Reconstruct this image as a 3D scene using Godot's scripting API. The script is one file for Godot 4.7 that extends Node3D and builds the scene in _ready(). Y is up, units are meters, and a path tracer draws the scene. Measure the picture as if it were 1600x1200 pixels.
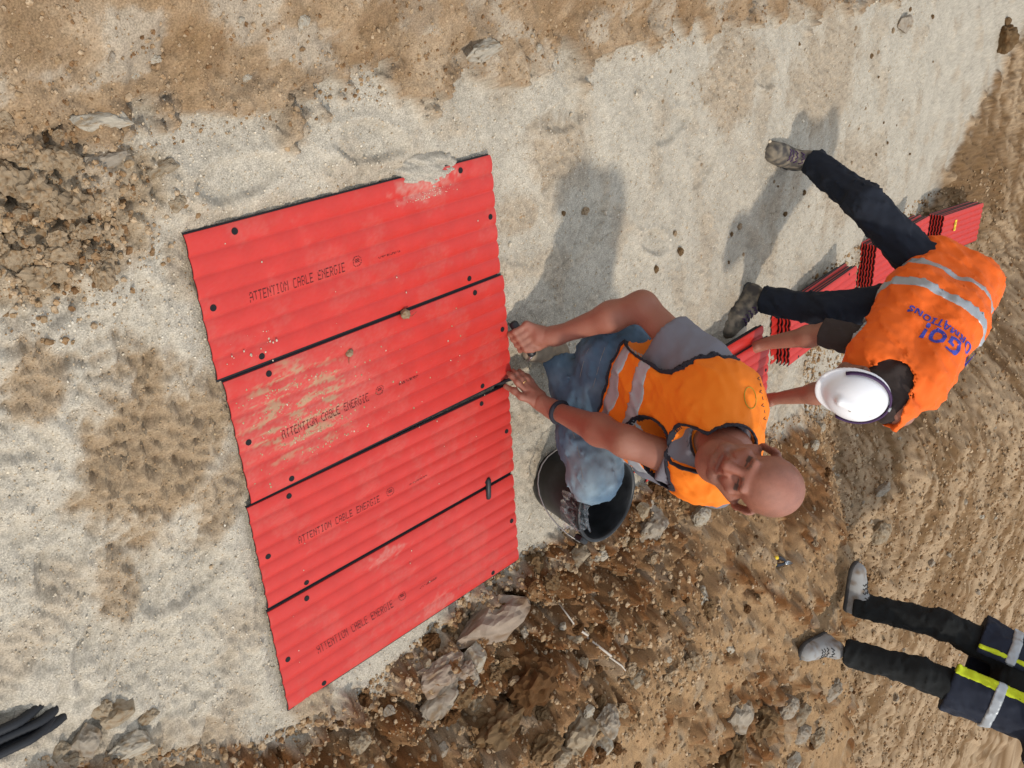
extends Node3D

var mats := {}
var n_broad := FastNoiseLite.new()
var n_mid := FastNoiseLite.new()
var n_fine := FastNoiseLite.new()
var n_clod := FastNoiseLite.new()
var n_lump := FastNoiseLite.new()
var n_grit := FastNoiseLite.new()
var n_streak := FastNoiseLite.new()
var n_wet := FastNoiseLite.new()
var n_bill := FastNoiseLite.new()
var rng := RandomNumberGenerator.new()
var used_names := {}

func _ready() -> void:
	camera_and_light()
	make_noises()
	make_materials()
	ground_sheet()
	gravel()
	cover_mats()
	mat_stacks()
	stones()
	bucket()
	cables()
	small_things()
	kneeling_person()
	bending_person()
	standing_person()

func camera_and_light() -> void:
	var cam := Camera3D.new()
	cam.name = "camera"
	# the photograph was taken with the camera turned on its side
	var right := Vector3(0.06423, 0.70769, -0.70372)
	var up := Vector3(-0.90226, -0.26002, -0.34405)
	var back := Vector3(-0.42637, 0.65681, 0.62203)
	cam.transform = Transform3D(Basis(right, up, back).orthonormalized(), Vector3(0, 2.0121, 0))
	cam.fov = 46.954
	cam.near = 0.05
	cam.far = 400.0
	add_child(cam)
	cam.current = true
	var we := WorldEnvironment.new()
	we.name = "environment"
	var e := Environment.new()
	e.background_mode = Environment.BG_SKY
	var s := Sky.new()
	var sm := ProceduralSkyMaterial.new()
	sm.sky_top_color = Color(0.72, 0.76, 0.81)
	sm.sky_horizon_color = Color(0.91, 0.885, 0.85)
	sm.sky_curve = 0.2
	sm.ground_horizon_color = Color(0.5, 0.44, 0.36)
	sm.ground_bottom_color = Color(0.35, 0.29, 0.22)
	sm.sun_angle_max = 2.0
	sm.energy_multiplier = 2.0
	s.sky_material = sm
	e.sky = s
	e.tonemap_mode = Environment.TONE_MAPPER_LINEAR
	e.tonemap_exposure = 0.95
	e.sdfgi_enabled = true
	e.ssao_enabled = true
	e.ssil_enabled = true
	we.environment = e
	add_child(we)
	var sun := DirectionalLight3D.new()
	sun.name = "sun"
	sun.light_energy = 0.92
	sun.light_color = Color(1.0, 0.965, 0.91)
	sun.light_angular_distance = 3.0
	sun.shadow_enabled = true
	sun.transform = Transform3D(Basis.looking_at(Vector3(-0.50, -1.0, -0.50).normalized(), Vector3.UP), Vector3(3, 6, 3))
	add_child(sun)

# ---------------------------------------------------------------- helpers
func set_noise(n: FastNoiseLite, kind: int, freq: float, octaves: int, sd: int) -> void:
	n.noise_type = kind
	n.frequency = freq
	n.seed = sd
	n.fractal_type = FastNoiseLite.FRACTAL_FBM if octaves > 1 else FastNoiseLite.FRACTAL_NONE
	n.fractal_octaves = octaves

func make_noises() -> void:
	rng.seed = 20240
	set_noise(n_broad, FastNoiseLite.TYPE_SIMPLEX, 0.9, 2, 11)
	set_noise(n_mid, FastNoiseLite.TYPE_SIMPLEX, 4.0, 3, 12)
	set_noise(n_fine, FastNoiseLite.TYPE_SIMPLEX, 22.0, 3, 13)
	set_noise(n_grit, FastNoiseLite.TYPE_SIMPLEX, 75.0, 2, 14)
	set_noise(n_streak, FastNoiseLite.TYPE_SIMPLEX, 1.0, 4, 15)
	set_noise(n_wet, FastNoiseLite.TYPE_SIMPLEX, 2.2, 3, 16)
	set_noise(n_clod, FastNoiseLite.TYPE_CELLULAR, 9.0, 1, 17)
	n_clod.cellular_return_type = FastNoiseLite.RETURN_DISTANCE
	n_clod.cellular_distance_function = FastNoiseLite.DISTANCE_EUCLIDEAN
	n_clod.domain_warp_enabled = false
	set_noise(n_bill, FastNoiseLite.TYPE_SIMPLEX, 3.4, 5, 19)
	n_bill.fractal_type = FastNoiseLite.FRACTAL_RIDGED
	n_bill.fractal_gain = 0.55
	set_noise(n_lump, FastNoiseLite.TYPE_CELLULAR, 28.0, 1, 18)
	n_lump.cellular_return_type = FastNoiseLite.RETURN_DISTANCE

func numbered(called: String) -> String:
	var k: int = used_names.get(called, 0)
	used_names[called] = k + 1
	return called if k == 0 else "%s_%03d" % [called, k]

func tag(o: Node, label: String, category: String, group := "", kind := "") -> void:
	if label != "": o.set_meta("label", label)
	if category != "": o.set_meta("category", category)
	if group != "": o.set_meta("group", group)
	if kind != "": o.set_meta("kind", kind)

func thing(called: String, at: Vector3, turn := 0.0) -> Node3D:
	var o := Node3D.new()
	o.name = numbered(called)
	add_child(o)
	o.position = at
	o.rotation.y = turn
	return o

func put(mesh: Mesh, called: String, m: Material, parent: Node = null) -> MeshInstance3D:
	var o := MeshInstance3D.new()
	o.mesh = mesh
	if m != null: o.material_override = m
	if parent == null or parent == self:
		o.name = numbered(called)
		add_child(o)
	else:
		o.name = called
		parent.add_child(o, true)
	return o

func mat(key: String, c: Color, rough := 0.8, metal := 0.0) -> StandardMaterial3D:
	var m := StandardMaterial3D.new()
	m.albedo_color = c.linear_to_srgb()
	m.roughness = rough
	m.metallic = metal
	m.metallic_specular = 0.4
	mats[key] = m
	return m

func noise_tex(freq: float, octaves: int, lo: float, hi: float, sd: int, normal := false, bump := 4.0, size := 512) -> NoiseTexture2D:
	var n := FastNoiseLite.new()
	set_noise(n, FastNoiseLite.TYPE_SIMPLEX, freq, octaves, sd)
	var t := NoiseTexture2D.new()
	t.width = size
	t.height = size
	t.seamless = true
	t.noise = n
	t.normalize = true
	if normal:
		t.as_normal_map = true
		t.bump_strength = bump
	else:
		var g := Gradient.new()
		g.offsets = PackedFloat32Array([0.0, 1.0])
		g.colors = PackedColorArray([Color(lo, lo, lo), Color(hi, hi, hi)])
		t.color_ramp = g
	return t

func surface(key: String, tiles: float, alb: Texture2D, nrm: Texture2D, strength := 1.0, world := false) -> void:
	var m: StandardMaterial3D = mats[key]
	m.uv1_triplanar = true
	m.uv1_world_triplanar = world
	m.uv1_scale = Vector3(tiles, tiles, tiles)
	if alb != null: m.albedo_texture = alb
	if nrm != null:
		m.normal_enabled = true
		m.normal_texture = nrm
		m.normal_scale = strength

func make_materials() -> void:
	var grain := noise_tex(0.09, 4, 0.66, 1.0, 31)
	var grain_n := noise_tex(0.09, 4, 0, 1, 32, true, 5.0)
	var weave := noise_tex(0.12, 3, 0.86, 1.0, 33)
	var weave_n := noise_tex(0.03, 4, 0, 1, 34, true, 5.0)
	var dust := noise_tex(0.02, 5, 0.93, 1.0, 35)
	mat("ground", Color(1, 1, 1), 0.97).vertex_color_use_as_albedo = true
	mats.ground.metallic_specular = 0.2
	surface("ground", 3.3, grain, grain_n, 0.7, true)
	mat("gravel", Color(1, 1, 1), 0.95).vertex_color_use_as_albedo = true
	mats.gravel.metallic_specular = 0.25
	for a in [["stone_grey", Color(0.50, 0.425, 0.335)], ["stone_beige", Color(0.50, 0.40, 0.28)], ["stone_pale", Color(0.62, 0.55, 0.44)], ["stone_pink", Color(0.50, 0.39, 0.30)], ["clod_brown", Color(0.26, 0.165, 0.085)], ["clod_rust", Color(0.17, 0.085, 0.035)], ["clod_tan", Color(0.50, 0.375, 0.245)]]:
		mat(a[0], a[1], 0.95)
		mats[a[0]].metallic_specular = 0.2
		mats[a[0]].vertex_color_use_as_albedo = true
		surface(a[0], 1.6, grain, grain_n, 1.4)
	mat("mat_red", Color(1, 1, 1), 0.52).vertex_color_use_as_albedo = true
	mats.mat_red.metallic_specular = 0.45
	surface("mat_red", 0.9, dust, null)
	mat("mat_black", Color(0.012, 0.011, 0.014), 0.6)
	mat("print_black", Color(0.07, 0.008, 0.008), 0.7)
	mat("hole_painted_dark", Color(0.006, 0.005, 0.006), 0.8)  # stands for the shade inside the peg openings
	mat("plastic_black", Color(0.016, 0.016, 0.018), 0.45)
	mat("cable_black", Color(0.014, 0.015, 0.018), 0.55)
	surface("cable_black", 4.0, dust, null)

# ---------------------------------------------------------------- ground shape and colour
func right_edge(z: float) -> float:
	# where the spoil bank meets the trench floor
	var p := [[0.6, 1.62], [-0.2, 1.72], [-0.4, 1.85], [-0.75, 2.10], [-1.1, 2.16], [-1.35, 2.14], [-1.55, 2.08], [-2.0, 2.07], [-2.6, 2.10], [-2.9, 2.17], [-3.9, 2.45], [-4.6, 2.60], [-5.2, 2.9], [-7.0, 3.2]]
	if z >= p[0][0]: return p[0][1]
	for i in range(1, p.size()):
		if z >= p[i][0]:
			var t: float = (p[i - 1][0] - z) / (p[i - 1][0] - p[i][0])
			return lerpf(p[i - 1][1], p[i][1], t)
	return 3.2

func far_dist(x: float, z: float) -> float:
	# distance behind the foot of the scraped far slope
	var a := (-z - 4.42) - 0.10 * clampf(x - 3.0, 0.0, 3.0)
	var b := ((x - 1.45) * 0.84 + (-z - 7.2) * 0.54)
	return lerpf(minf(a, b), a, smoothstep(2.2, 3.8, x))

# returns [height, colour r, g, b]
func ground_at(x: float, z: float) -> Array:
	var nm := n_mid.get_noise_2d(x, z)
	var nb := n_broad.get_noise_2d(x, z)
	var nf := n_fine.get_noise_2d(x, z)
	var ng := n_grit.get_noise_2d(x, z)
	var nw := n_wet.get_noise_2d(x, z)
	var y := 0.0
	# masks
	var el := 0.275 - x + nm * 0.095 + nw * 0.07 + nf * 0.03
	var left := smoothstep(-0.03, 0.03, el)
	var er := x - right_edge(z) + nm * 0.10 + nf * 0.02
	var right := smoothstep(-0.05, 0.06, er)
	var fd := far_dist(x, z) + nm * 0.12
	var far := smoothstep(-0.06, 0.08, fd)
	var sand := (1.0 - left) * (1.0 - right) * (1.0 - far)
	# relief of the sandy floor: trodden bumps, grit
	var tread := smoothstep(0.3, -0.6, z + 0.75) * 0.0 + smoothstep(-1.1, -0.5, z)
	y += sand * (nb * 0.012 + nm * (0.010 + 0.014 * tread) + nf * (0.004 + 0.006 * tread) + ng * 0.0026)
	# boot prints pressed into the sand
	for p in [[0.62, -0.50, 0.4], [0.86, -0.36, -0.3], [1.18, -0.42, 0.9], [0.70, -0.72, 1.2], [1.42, -0.66, 0.2], [1.05, -0.22, 0.5], [0.42, -1.05, 0.1], [0.40, -1.42, -0.2], [0.44, -2.25, 0.3], [0.85, -2.35, 0.9], [0.60, -2.9, 0.2], [1.02, -2.75, -0.4], [0.80, -3.2, 0.6], [0.52, -3.7, -0.1], [1.50, -0.40, 1.0], [1.75, -0.62, 0.3]]:
		var qx: float = x - p[0]
		var qz: float = z - p[1]
		if absf(qx) + absf(qz) < 0.30:
			var ca := cos(p[2])
			var sa := sin(p[2])
			var e := Vector2((qx * ca - qz * sa) / 0.050, (qx * sa + qz * ca) / 0.135).length() + nm * 0.25
			y += sand * (0.008 * exp(-pow((e - 1.15) / 0.22, 2.0)) - 0.013 * smoothstep(1.05, 0.75, e))
	# flatten the bed under the cover mats
	var bed := smoothstep(0.0, 0.09, minf(minf(x - 0.46, 2.06 - x), minf(-0.80 - z, z + 1.93)))
	y = lerpf(y, 0.0 + ng * 0.001, bed)
	y -= 0.012 * bed
	# the trench floor falls away gently behind the cover mats
	y -= 0.11 * maxf(0.0, -z - 2.4) * smoothstep(3.3, 2.3, x) * smoothstep(-2.4, -3.0, z) * (1.0 - 0.6 * smoothstep(-6.0, -12.0, z))
	# left clay strip: a low broken lip, then a gentle rise
	var bill := -n_bill.get_noise_2d(x, z)
	var crack := smoothstep(0.035, 0.0, absf(n_wet.get_noise_2d(x * 2.3 + 30.0, z * 2.3))) * smoothstep(-0.1, 0.2, nm)
	y -= left * crack * 0.012
	y += left * (0.050 + bill * 0.034 * smoothstep(0.30, 0.02, el) + maxf(0.0, 0.2 - x) * 0.34 + nf * 0.004 + nm * 0.010 + ng * 0.0012)
	var lumpy := -n_lump.get_noise_2d(x * 0.9 + nf * 0.05, z * 0.9)
	# crumbled clods between strip and floor near the camera
	var rub := smoothstep(0.17, 0.06, Vector2((x - 0.43) * 0.8, (z + 0.55) * 0.8).length() + nm * 0.06)
	rub = maxf(rub, 0.8 * smoothstep(0.14, 0.05, Vector2((x - 0.41) * 1.2, (z + 0.78) * 0.8).length() + nm * 0.06))
	rub = maxf(rub, 0.9 * smoothstep(0.14, 0.05, Vector2((x - 1.86) * 0.8, (z + 0.36) * 0.9).length() + nm * 0.05))
	y += rub * (0.014 + bill * 0.030 + lumpy * 0.014 + nf * 0.010)
	# spoil bank on the right: rubbly foot, smoother dusty top
	var lump := -n_lump.get_noise_2d(x + nf * 0.03, z + nm * 0.03)
	var rise := smoothstep(-0.05, 0.85, er)
	var near_fade := smoothstep(-0.35, -1.2, z) * 0.75 + 0.25
	var rough := clampf(smoothstep(0.95, 0.35, er + nm * 0.25) * smoothstep(-3.4, -2.4, z) + 0.75 * smoothstep(0.22, 0.5, nw), 0.0, 1.0)
	rough = maxf(rough, smoothstep(0.55, 0.25, Vector2((x - 3.75) * 0.9, (z + 3.1) * 0.8).length() + nm * 0.25))
	y += right * (1.0 - far) * (rise * 0.27 * near_fade + maxf(0.0, er - 0.7) * 0.05 + rough * (bill * 0.090 + lump * 0.028) + bill * 0.012 + nm * 0.022 + nf * 0.008 + ng * 0.003 + 0.02)
	# gully between bank and far slope
	y -= right * 0.05 * exp(-pow((fd + 0.02) / 0.14, 2.0))
	# far slope, scraped along
	var sx := x * 0.953 + z * 0.303
	var sz := z * 0.953 - x * 0.303
	var st := n_streak.get_noise_2d(sx * 0.45, sz * 4.0)
	var st2 := n_streak.get_noise_2d(sx * 1.5 + 40.0, sz * 15.0)
	y += far * (0.10 * smoothstep(0.0, 0.9, fd) * smoothstep(2.0, 3.2, x) + maxf(0.0, fd) * 0.24 + st * 0.004 + st2 * 0.001 + bill * 0.012 * (0.4 + smoothstep(1.0, 0.1, fd)) + nf * 0.012 + lump * 0.008 + ng * 0.006)
	# colours
	var g := 1.0 + ng * 0.17 + nf * 0.10 + nm * 0.10
	var cr := 0.595
	var cg := 0.522
	var cb := 0.415
	# soil trodden into the sand
	var soil := smoothstep(0.12, 0.55, nw + 0.15 * nf) * 0.35
	for p in [[1.02, -0.68, 0.25, 0.21, 1.0], [1.20, -0.80, 0.13, 0.10, 0.8], [0.74, -0.47, 0.12, 0.07, 0.9], [1.31, -0.50, 0.13, 0.055, 0.75], [1.06, -0.60, 0.12, 0.12, 0.9], [0.40, -0.62, 0.18, 0.2, 0.75], [0.60, -0.86, 0.10, 0.05, 0.5], [0.57, -2.15, 0.11, 0.16, 0.55], [0.72, -2.0, 0.07, 0.10, 0.5], [2.02, -0.95, 0.12, 0.08, 0.8], [1.98, -0.62, 0.14, 0.09, 0.6], [0.62, -4.5, 0.3, 0.45, 0.5], [0.5, -3.4, 0.2, 0.25, 0.6], [1.25, -5.0, 0.25, 0.5, 0.45]]:
		var d := Vector2((x - p[0]) / p[2], (z - p[1]) / p[3]).length()
		if d < 1.7:
			soil = maxf(soil, p[4] * smoothstep(1.25, 0.65, d + nm * 0.40 + nf * 0.16))
	y += sand * soil * (bill * 0.026 + nf * 0.012 + 0.012)
	cr = lerpf(cr, 0.45, soil)
	cg = lerpf(cg, 0.325, soil)
	cb = lerpf(cb, 0.205, soil)
	if left > 0.0:
		var v := 0.5 + nw * 0.55 + nm * 0.25
		var lr := lerpf(0.36, 0.47, clampf(v, 0, 1))
		var lg := lerpf(0.225, 0.345, clampf(v, 0, 1))
		var lb := lerpf(0.118, 0.225, clampf(v, 0, 1))
		var grey := smoothstep(0.10, 0.35, n_wet.get_noise_2d(x * 1.5 - 7.0, z * 1.1 + 3.0) + nf * 0.2) * 0.6
		lr = lerpf(lr, 0.52, grey); lg = lerpf(lg, 0.445, grey); lb = lerpf(lb, 0.345, grey)
		var dark := smoothstep(0.10, 0.4, n_wet.get_noise_2d(x * 1.9 + 17.0, z * 1.4) + nf * 0.2) * 0.55
		lr = lerpf(lr, 0.27, dark); lg = lerpf(lg, 0.165, dark); lb = lerpf(lb, 0.085, dark)
		cr = lerpf(cr, lr, left); cg = lerpf(cg, lg, left); cb = lerpf(cb, lb, left)
	if rub > 0.0:
		cr = lerpf(cr, 0.47, rub * 0.8); cg = lerpf(cg, 0.355, rub * 0.8); cb = lerpf(cb, 0.23, rub * 0.8)
	if right > 0.0:
		var wet := clampf(rough * (0.78 + nm * 0.9 + nf * 0.4) + 0.15 * nm, 0.0, 1.0)
		var rr := lerpf(0.45, 0.22, wet)
		var rg := lerpf(0.285, 0.098, wet)
		var rb := lerpf(0.150, 0.038, wet)
		wet = maxf(wet, 0.85 * smoothstep(0.42, 0.18, Vector2((x - 2.72) * 0.9, (z + 4.15) * 0.8).length() + nm * 0.15))
		wet = maxf(wet, 0.7 * smoothstep(0.35, 0.12, Vector2((x - 2.35) * 1.1, (z + 2.15) * 0.7).length() + nm * 0.15))
		rr = lerpf(0.45, 0.22, wet); rg = lerpf(0.285, 0.098, wet); rb = lerpf(0.150, 0.038, wet)
		var pale := smoothstep(0.25, 0.6, n_wet.get_noise_2d(x * 1.7 + 9.0, z * 1.7)) * 0.55
		rr = lerpf(rr, 0.42, pale); rg = lerpf(rg, 0.33, pale); rb = lerpf(rb, 0.23, pale)
		cr = lerpf(cr, rr, right); cg = lerpf(cg, rg, right); cb = lerpf(cb, rb, right)
	if far > 0.0:
		var v2 := clampf(0.48 + st * 1.2 + st2 * 1.2 + nf * 0.2, 0.0, 1.0)
		var dark_patch := smoothstep(0.55, 0.25, Vector2((x - 1.75) * 0.9, (z + 7.5) * 0.7).length() + nm * 0.2)  # darker brown patches on the slope, in colour only
		dark_patch = maxf(dark_patch, 0.8 * smoothstep(0.5, 0.2, Vector2((x - 2.60) * 0.9, (z + 5.6) * 0.5).length() + nm * 0.2))
		v2 *= 1.0 - 0.9 * dark_patch
		var fr := lerpf(0.24, 0.51, v2)
		var fg := lerpf(0.142, 0.36, v2)
		var fb := lerpf(0.070, 0.222, v2)
		cr = lerpf(cr, fr, far); cg = lerpf(cg, fg, far); cb = lerpf(cb, fb, far)
	return [y, cr * g, cg * g, cb * g, sand * (1.0 - soil)]

func ground_y(x: float, z: float) -> float:
	return ground_at(x, z)[0]

func axis(parts: Array) -> PackedFloat32Array:
	# parts: [to, step]; a negative step grows outwards
	var a := PackedFloat32Array()
	var v: float = parts[0]
	a.append(v)
	for i in range(1, parts.size()):
		var to: float = parts[i][0]
		var n := int(ceil(absf(to - v) / float(parts[i][1])))
		var s := v
		for k in range(1, n + 1): a.append(lerpf(s, to, float(k) / n))
		v = to
	return a

func ground_sheet() -> void:
	var xs := axis([-70.0, [-20.0, 10.0], [-6.0, 2.0], [-1.5, 0.4], [-0.45, 0.05], [-0.05, 0.014], [2.5, 0.0075], [4.4, 0.015], [7.0, 0.03], [12.0, 0.4], [30.0, 2.0], [90.0, 10.0]])
	var zs := axis([30.0, [8.0, 4.0], [1.5, 0.5], [0.25, 0.05], [-0.05, 0.015], [-2.4, 0.0075], [-4.6, 0.012], [-6.8, 0.022], [-9.0, 0.045], [-15.0, 0.4], [-40.0, 3.0], [-110.0, 10.0]])
	var w := xs.size()
	var h := zs.size()
	var v := PackedVector3Array()
	var c := PackedColorArray()
	var nn := PackedVector3Array()
	v.resize(w * h); c.resize(w * h); nn.resize(w * h)
	var k := 0
	for j in h:
		var z := zs[j]
		for i in w:
			var x := xs[i]
			var g := ground_at(x, z)
			v[k] = Vector3(x, g[0], z)
			c[k] = Color(g[1], g[2], g[3])
			k += 1
	k = 0
	for j in h:
		var j0 := maxi(j - 1, 0) * w
		var j1 := mini(j + 1, h - 1) * w
		for i in w:
			var a := v[j * w + mini(i + 1, w - 1)] - v[j * w + maxi(i - 1, 0)]
			var b := v[j0 + i] - v[j1 + i]
			nn[k] = b.cross(a).normalized()
			k += 1
	var idx := PackedInt32Array()
	idx.resize((w - 1) * (h - 1) * 6)
	var q := 0
	for j in h - 1:
		for i in w - 1:
			var a := j * w + i
			idx[q] = a; idx[q + 1] = a + w; idx[q + 2] = a + 1
			idx[q + 3] = a + 1; idx[q + 4] = a + w; idx[q + 5] = a + w + 1
			q += 6
	var arr := []
	arr.resize(Mesh.ARRAY_MAX)
	arr[Mesh.ARRAY_VERTEX] = v
	arr[Mesh.ARRAY_NORMAL] = nn
	arr[Mesh.ARRAY_COLOR] = c
	arr[Mesh.ARRAY_INDEX] = idx
	var am := ArrayMesh.new()
	am.add_surface_from_arrays(Mesh.PRIMITIVE_TRIANGLES, arr)
	var o := put(am, "ground", mats.ground)
	tag(o, "pale sandy trench floor between brown clay banks", "ground", "", "structure")

# ---------------------------------------------------------------- mesh tools
func mesh_of(v: PackedVector3Array, idx: PackedInt32Array, smooth := true, col := PackedColorArray()) -> ArrayMesh:
	var st := SurfaceTool.new()
	st.begin(Mesh.PRIMITIVE_TRIANGLES)
	st.set_smooth_group(0 if smooth else -1)
	if smooth:
		for i in v.size():
			if col.size() > i: st.set_color(col[i])
			st.add_vertex(v[i])
		for i in idx: st.add_index(i)
	else:
		for i in idx:
			if col.size() > i: st.set_color(col[i])
			st.add_vertex(v[i])
	st.generate_normals()
	return st.commit()

func join(list: Array) -> ArrayMesh:
	# list of [mesh, transform]
	var st := SurfaceTool.new()
	st.begin(Mesh.PRIMITIVE_TRIANGLES)
	for a in list:
		st.append_from(a[0], 0, a[1])
	return st.commit()

func tube(path: Array, radii: Array, sides := 10, caps := true) -> ArrayMesh:
	var v := PackedVector3Array()
	var idx := PackedInt32Array()
	var n := path.size()
	var side := Vector3.ZERO
	for i in n:
		var d: Vector3 = (path[mini(i + 1, n - 1)] - path[maxi(i - 1, 0)]).normalized()
		if side == Vector3.ZERO:
			side = d.cross(Vector3.UP if absf(d.y) < 0.9 else Vector3.RIGHT).normalized()
		side = (side - d * side.dot(d)).normalized()
		var up := d.cross(side)
		for k in sides:
			var a := TAU * k / sides
			v.append(path[i] + (side * cos(a) + up * sin(a)) * float(radii[mini(i, radii.size() - 1)]))
	for i in n - 1:
		for k in sides:
			var a := i * sides + k
			var b := i * sides + (k + 1) % sides
			idx.append_array([a, b, a + sides, b, b + sides, a + sides])
	if caps:
		for e in [0, n - 1]:
			var c := v.size()
			v.append(path[e])
			for k in sides:
				var a: int = e * sides + k
				var b: int = e * sides + (k + 1) % sides
				idx.append_array([c, b, a] if e == 0 else [c, a, b])
	return mesh_of(v, idx)

func lathe(prof: Array, sides := 32, squash := 1.0) -> ArrayMesh:
	# prof: Vector2(radius, height)
	var v := PackedVector3Array()
	var idx := PackedInt32Array()
	for p in prof:
		for k in sides:
			var a := TAU * k / sides
			v.append(Vector3(cos(a) * p.x, p.y, sin(a) * p.x * squash))
	for i in prof.size() - 1:
		for k in sides:
			var a := i * sides + k
			var b := i * sides + (k + 1) % sides
			idx.append_array([a, a + sides, b, b, a + sides, b + sides])
	return mesh_of(v, idx)

func rounded_box(size: Vector3, r: float) -> ArrayMesh:
	# box with chamfered edges
	var v := PackedVector3Array()
	var idx := PackedInt32Array()
	var h := size * 0.5
	var i := h - Vector3(r, r, r)
	var hull := []
	for sx in [-1, 1]:
		for sy in [-1, 1]:
			for sz in [-1, 1]:
				hull.append([Vector3(h.x * sx, i.y * sy, i.z * sz), Vector3(i.x * sx, h.y * sy, i.z * sz), Vector3(i.x * sx, i.y * sy, h.z * sz)])
	for c in hull:
		for p in c: v.append(p)
	var id := func(sx: int, sy: int, sz: int, f: int) -> int: return ((sx * 2 + sy) * 2 + sz) * 3 + f
	var quad := func(a: int, b: int, c: int, d: int) -> void: idx.append_array([a, b, c, a, c, d])
	for s in 2:
		quad.call(id.call(s, 0, 0, 0), id.call(s, 1, 0, 0), id.call(s, 1, 1, 0), id.call(s, 0, 1, 0))
		quad.call(id.call(0, s, 0, 1), id.call(1, s, 0, 1), id.call(1, s, 1, 1), id.call(0, s, 1, 1))
		quad.call(id.call(0, 0, s, 2), id.call(1, 0, s, 2), id.call(1, 1, s, 2), id.call(0, 1, s, 2))
		for t in 2:
			quad.call(id.call(s, t, 0, 0), id.call(s, t, 1, 0), id.call(s, t, 1, 1), id.call(s, t, 0, 1))
			quad.call(id.call(s, 0, t, 0), id.call(s, 1, t, 0), id.call(s, 1, t, 2), id.call(s, 0, t, 2))
			quad.call(id.call(0, s, t, 1), id.call(1, s, t, 1), id.call(1, s, t, 2), id.call(0, s, t, 2))
			for u in 2: idx.append_array([id.call(s, t, u, 0), id.call(s, t, u, 1), id.call(s, t, u, 2)])
	# orient outwards
	for k in range(0, idx.size(), 3):
		var a := v[idx[k]]; var b := v[idx[k + 1]]; var c := v[idx[k + 2]]
		if (b - a).cross(c - a).dot(a + b + c) > 0.0:
			var t := idx[k + 1]; idx[k + 1] = idx[k + 2]; idx[k + 2] = t
	return mesh_of(v, idx, false)

func ico(sub: int) -> Array:
	var t := (1.0 + sqrt(5.0)) / 2.0
	var v := PackedVector3Array([Vector3(-1, t, 0), Vector3(1, t, 0), Vector3(-1, -t, 0), Vector3(1, -t, 0), Vector3(0, -1, t), Vector3(0, 1, t), Vector3(0, -1, -t), Vector3(0, 1, -t), Vector3(t, 0, -1), Vector3(t, 0, 1), Vector3(-t, 0, -1), Vector3(-t, 0, 1)])
	var f := PackedInt32Array([0, 11, 5, 0, 5, 1, 0, 1, 7, 0, 7, 10, 0, 10, 11, 1, 5, 9, 5, 11, 4, 11, 10, 2, 10, 7, 6, 7, 1, 8, 3, 9, 4, 3, 4, 2, 3, 2, 6, 3, 6, 8, 3, 8, 9, 4, 9, 5, 2, 4, 11, 6, 2, 10, 8, 6, 7, 9, 8, 1])
	for i in v.size(): v[i] = v[i].normalized()
	for s in sub:
		var mid := {}
		var g := PackedInt32Array()
		for i in range(0, f.size(), 3):
			var m := []
			for e in 3:
				var a := f[i + e]
				var b := f[i + (e + 1) % 3]
				var key := mini(a, b) * 100000 + maxi(a, b)
				if not mid.has(key):
					mid[key] = v.size()
					v.append((v[a] + v[b]).normalized())
				m.append(mid[key])
			g.append_array([f[i], m[0], m[2], f[i + 1], m[1], m[0], f[i + 2], m[2], m[1], m[0], m[1], m[2]])
		f = g
	# clockwise fronts
	for i in range(0, f.size(), 3):
		var t2 := f[i + 1]; f[i + 1] = f[i + 2]; f[i + 2] = t2
	return [v, f]

func rock_mesh(sd: int, sub: int, cuts: int, rough: float, crumb := 0.0, smooth := true) -> ArrayMesh:
	var r := RandomNumberGenerator.new()
	r.seed = sd
	var a := ico(sub)
	var v: PackedVector3Array = a[0]
	var n := FastNoiseLite.new()
	set_noise(n, FastNoiseLite.TYPE_SIMPLEX, 1.1, 4, sd)
	var planes := []
	for k in cuts:
		var d := Vector3(r.randfn(), r.randfn(), r.randfn()).normalized()
		planes.append([d, r.randf_range(0.52, 0.86)])
	var col := PackedColorArray()
	for i in v.size():
		var p := v[i]
		var dir := p
		p *= 1.0 + n.get_noise_3dv(p) * rough
		for q in planes:
			var e: float = p.dot(q[0]) - float(q[1])
			if e > 0.0: p -= q[0] * e
		if crumb > 0.0:
			p += dir * n.get_noise_3dv(dir * 5.0) * crumb
		p += dir * n.get_noise_3dv(dir * 9.0 + Vector3(7, 7, 7)) * 0.025
		v[i] = p
		var t := 0.86 + 0.32 * n.get_noise_3dv(p * 3.0 + Vector3(20, 3, 1))
		var soil := smoothstep(0.05, 0.4, n.get_noise_3dv(p * 1.4 + Vector3(3, 9, 4)))
		col.append(Color(t, t * 0.985, t * 0.965).lerp(Color(0.66, 0.50, 0.34) * t, soil * 0.75))
	return mesh_of(v, a[1], smooth, col)

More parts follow.
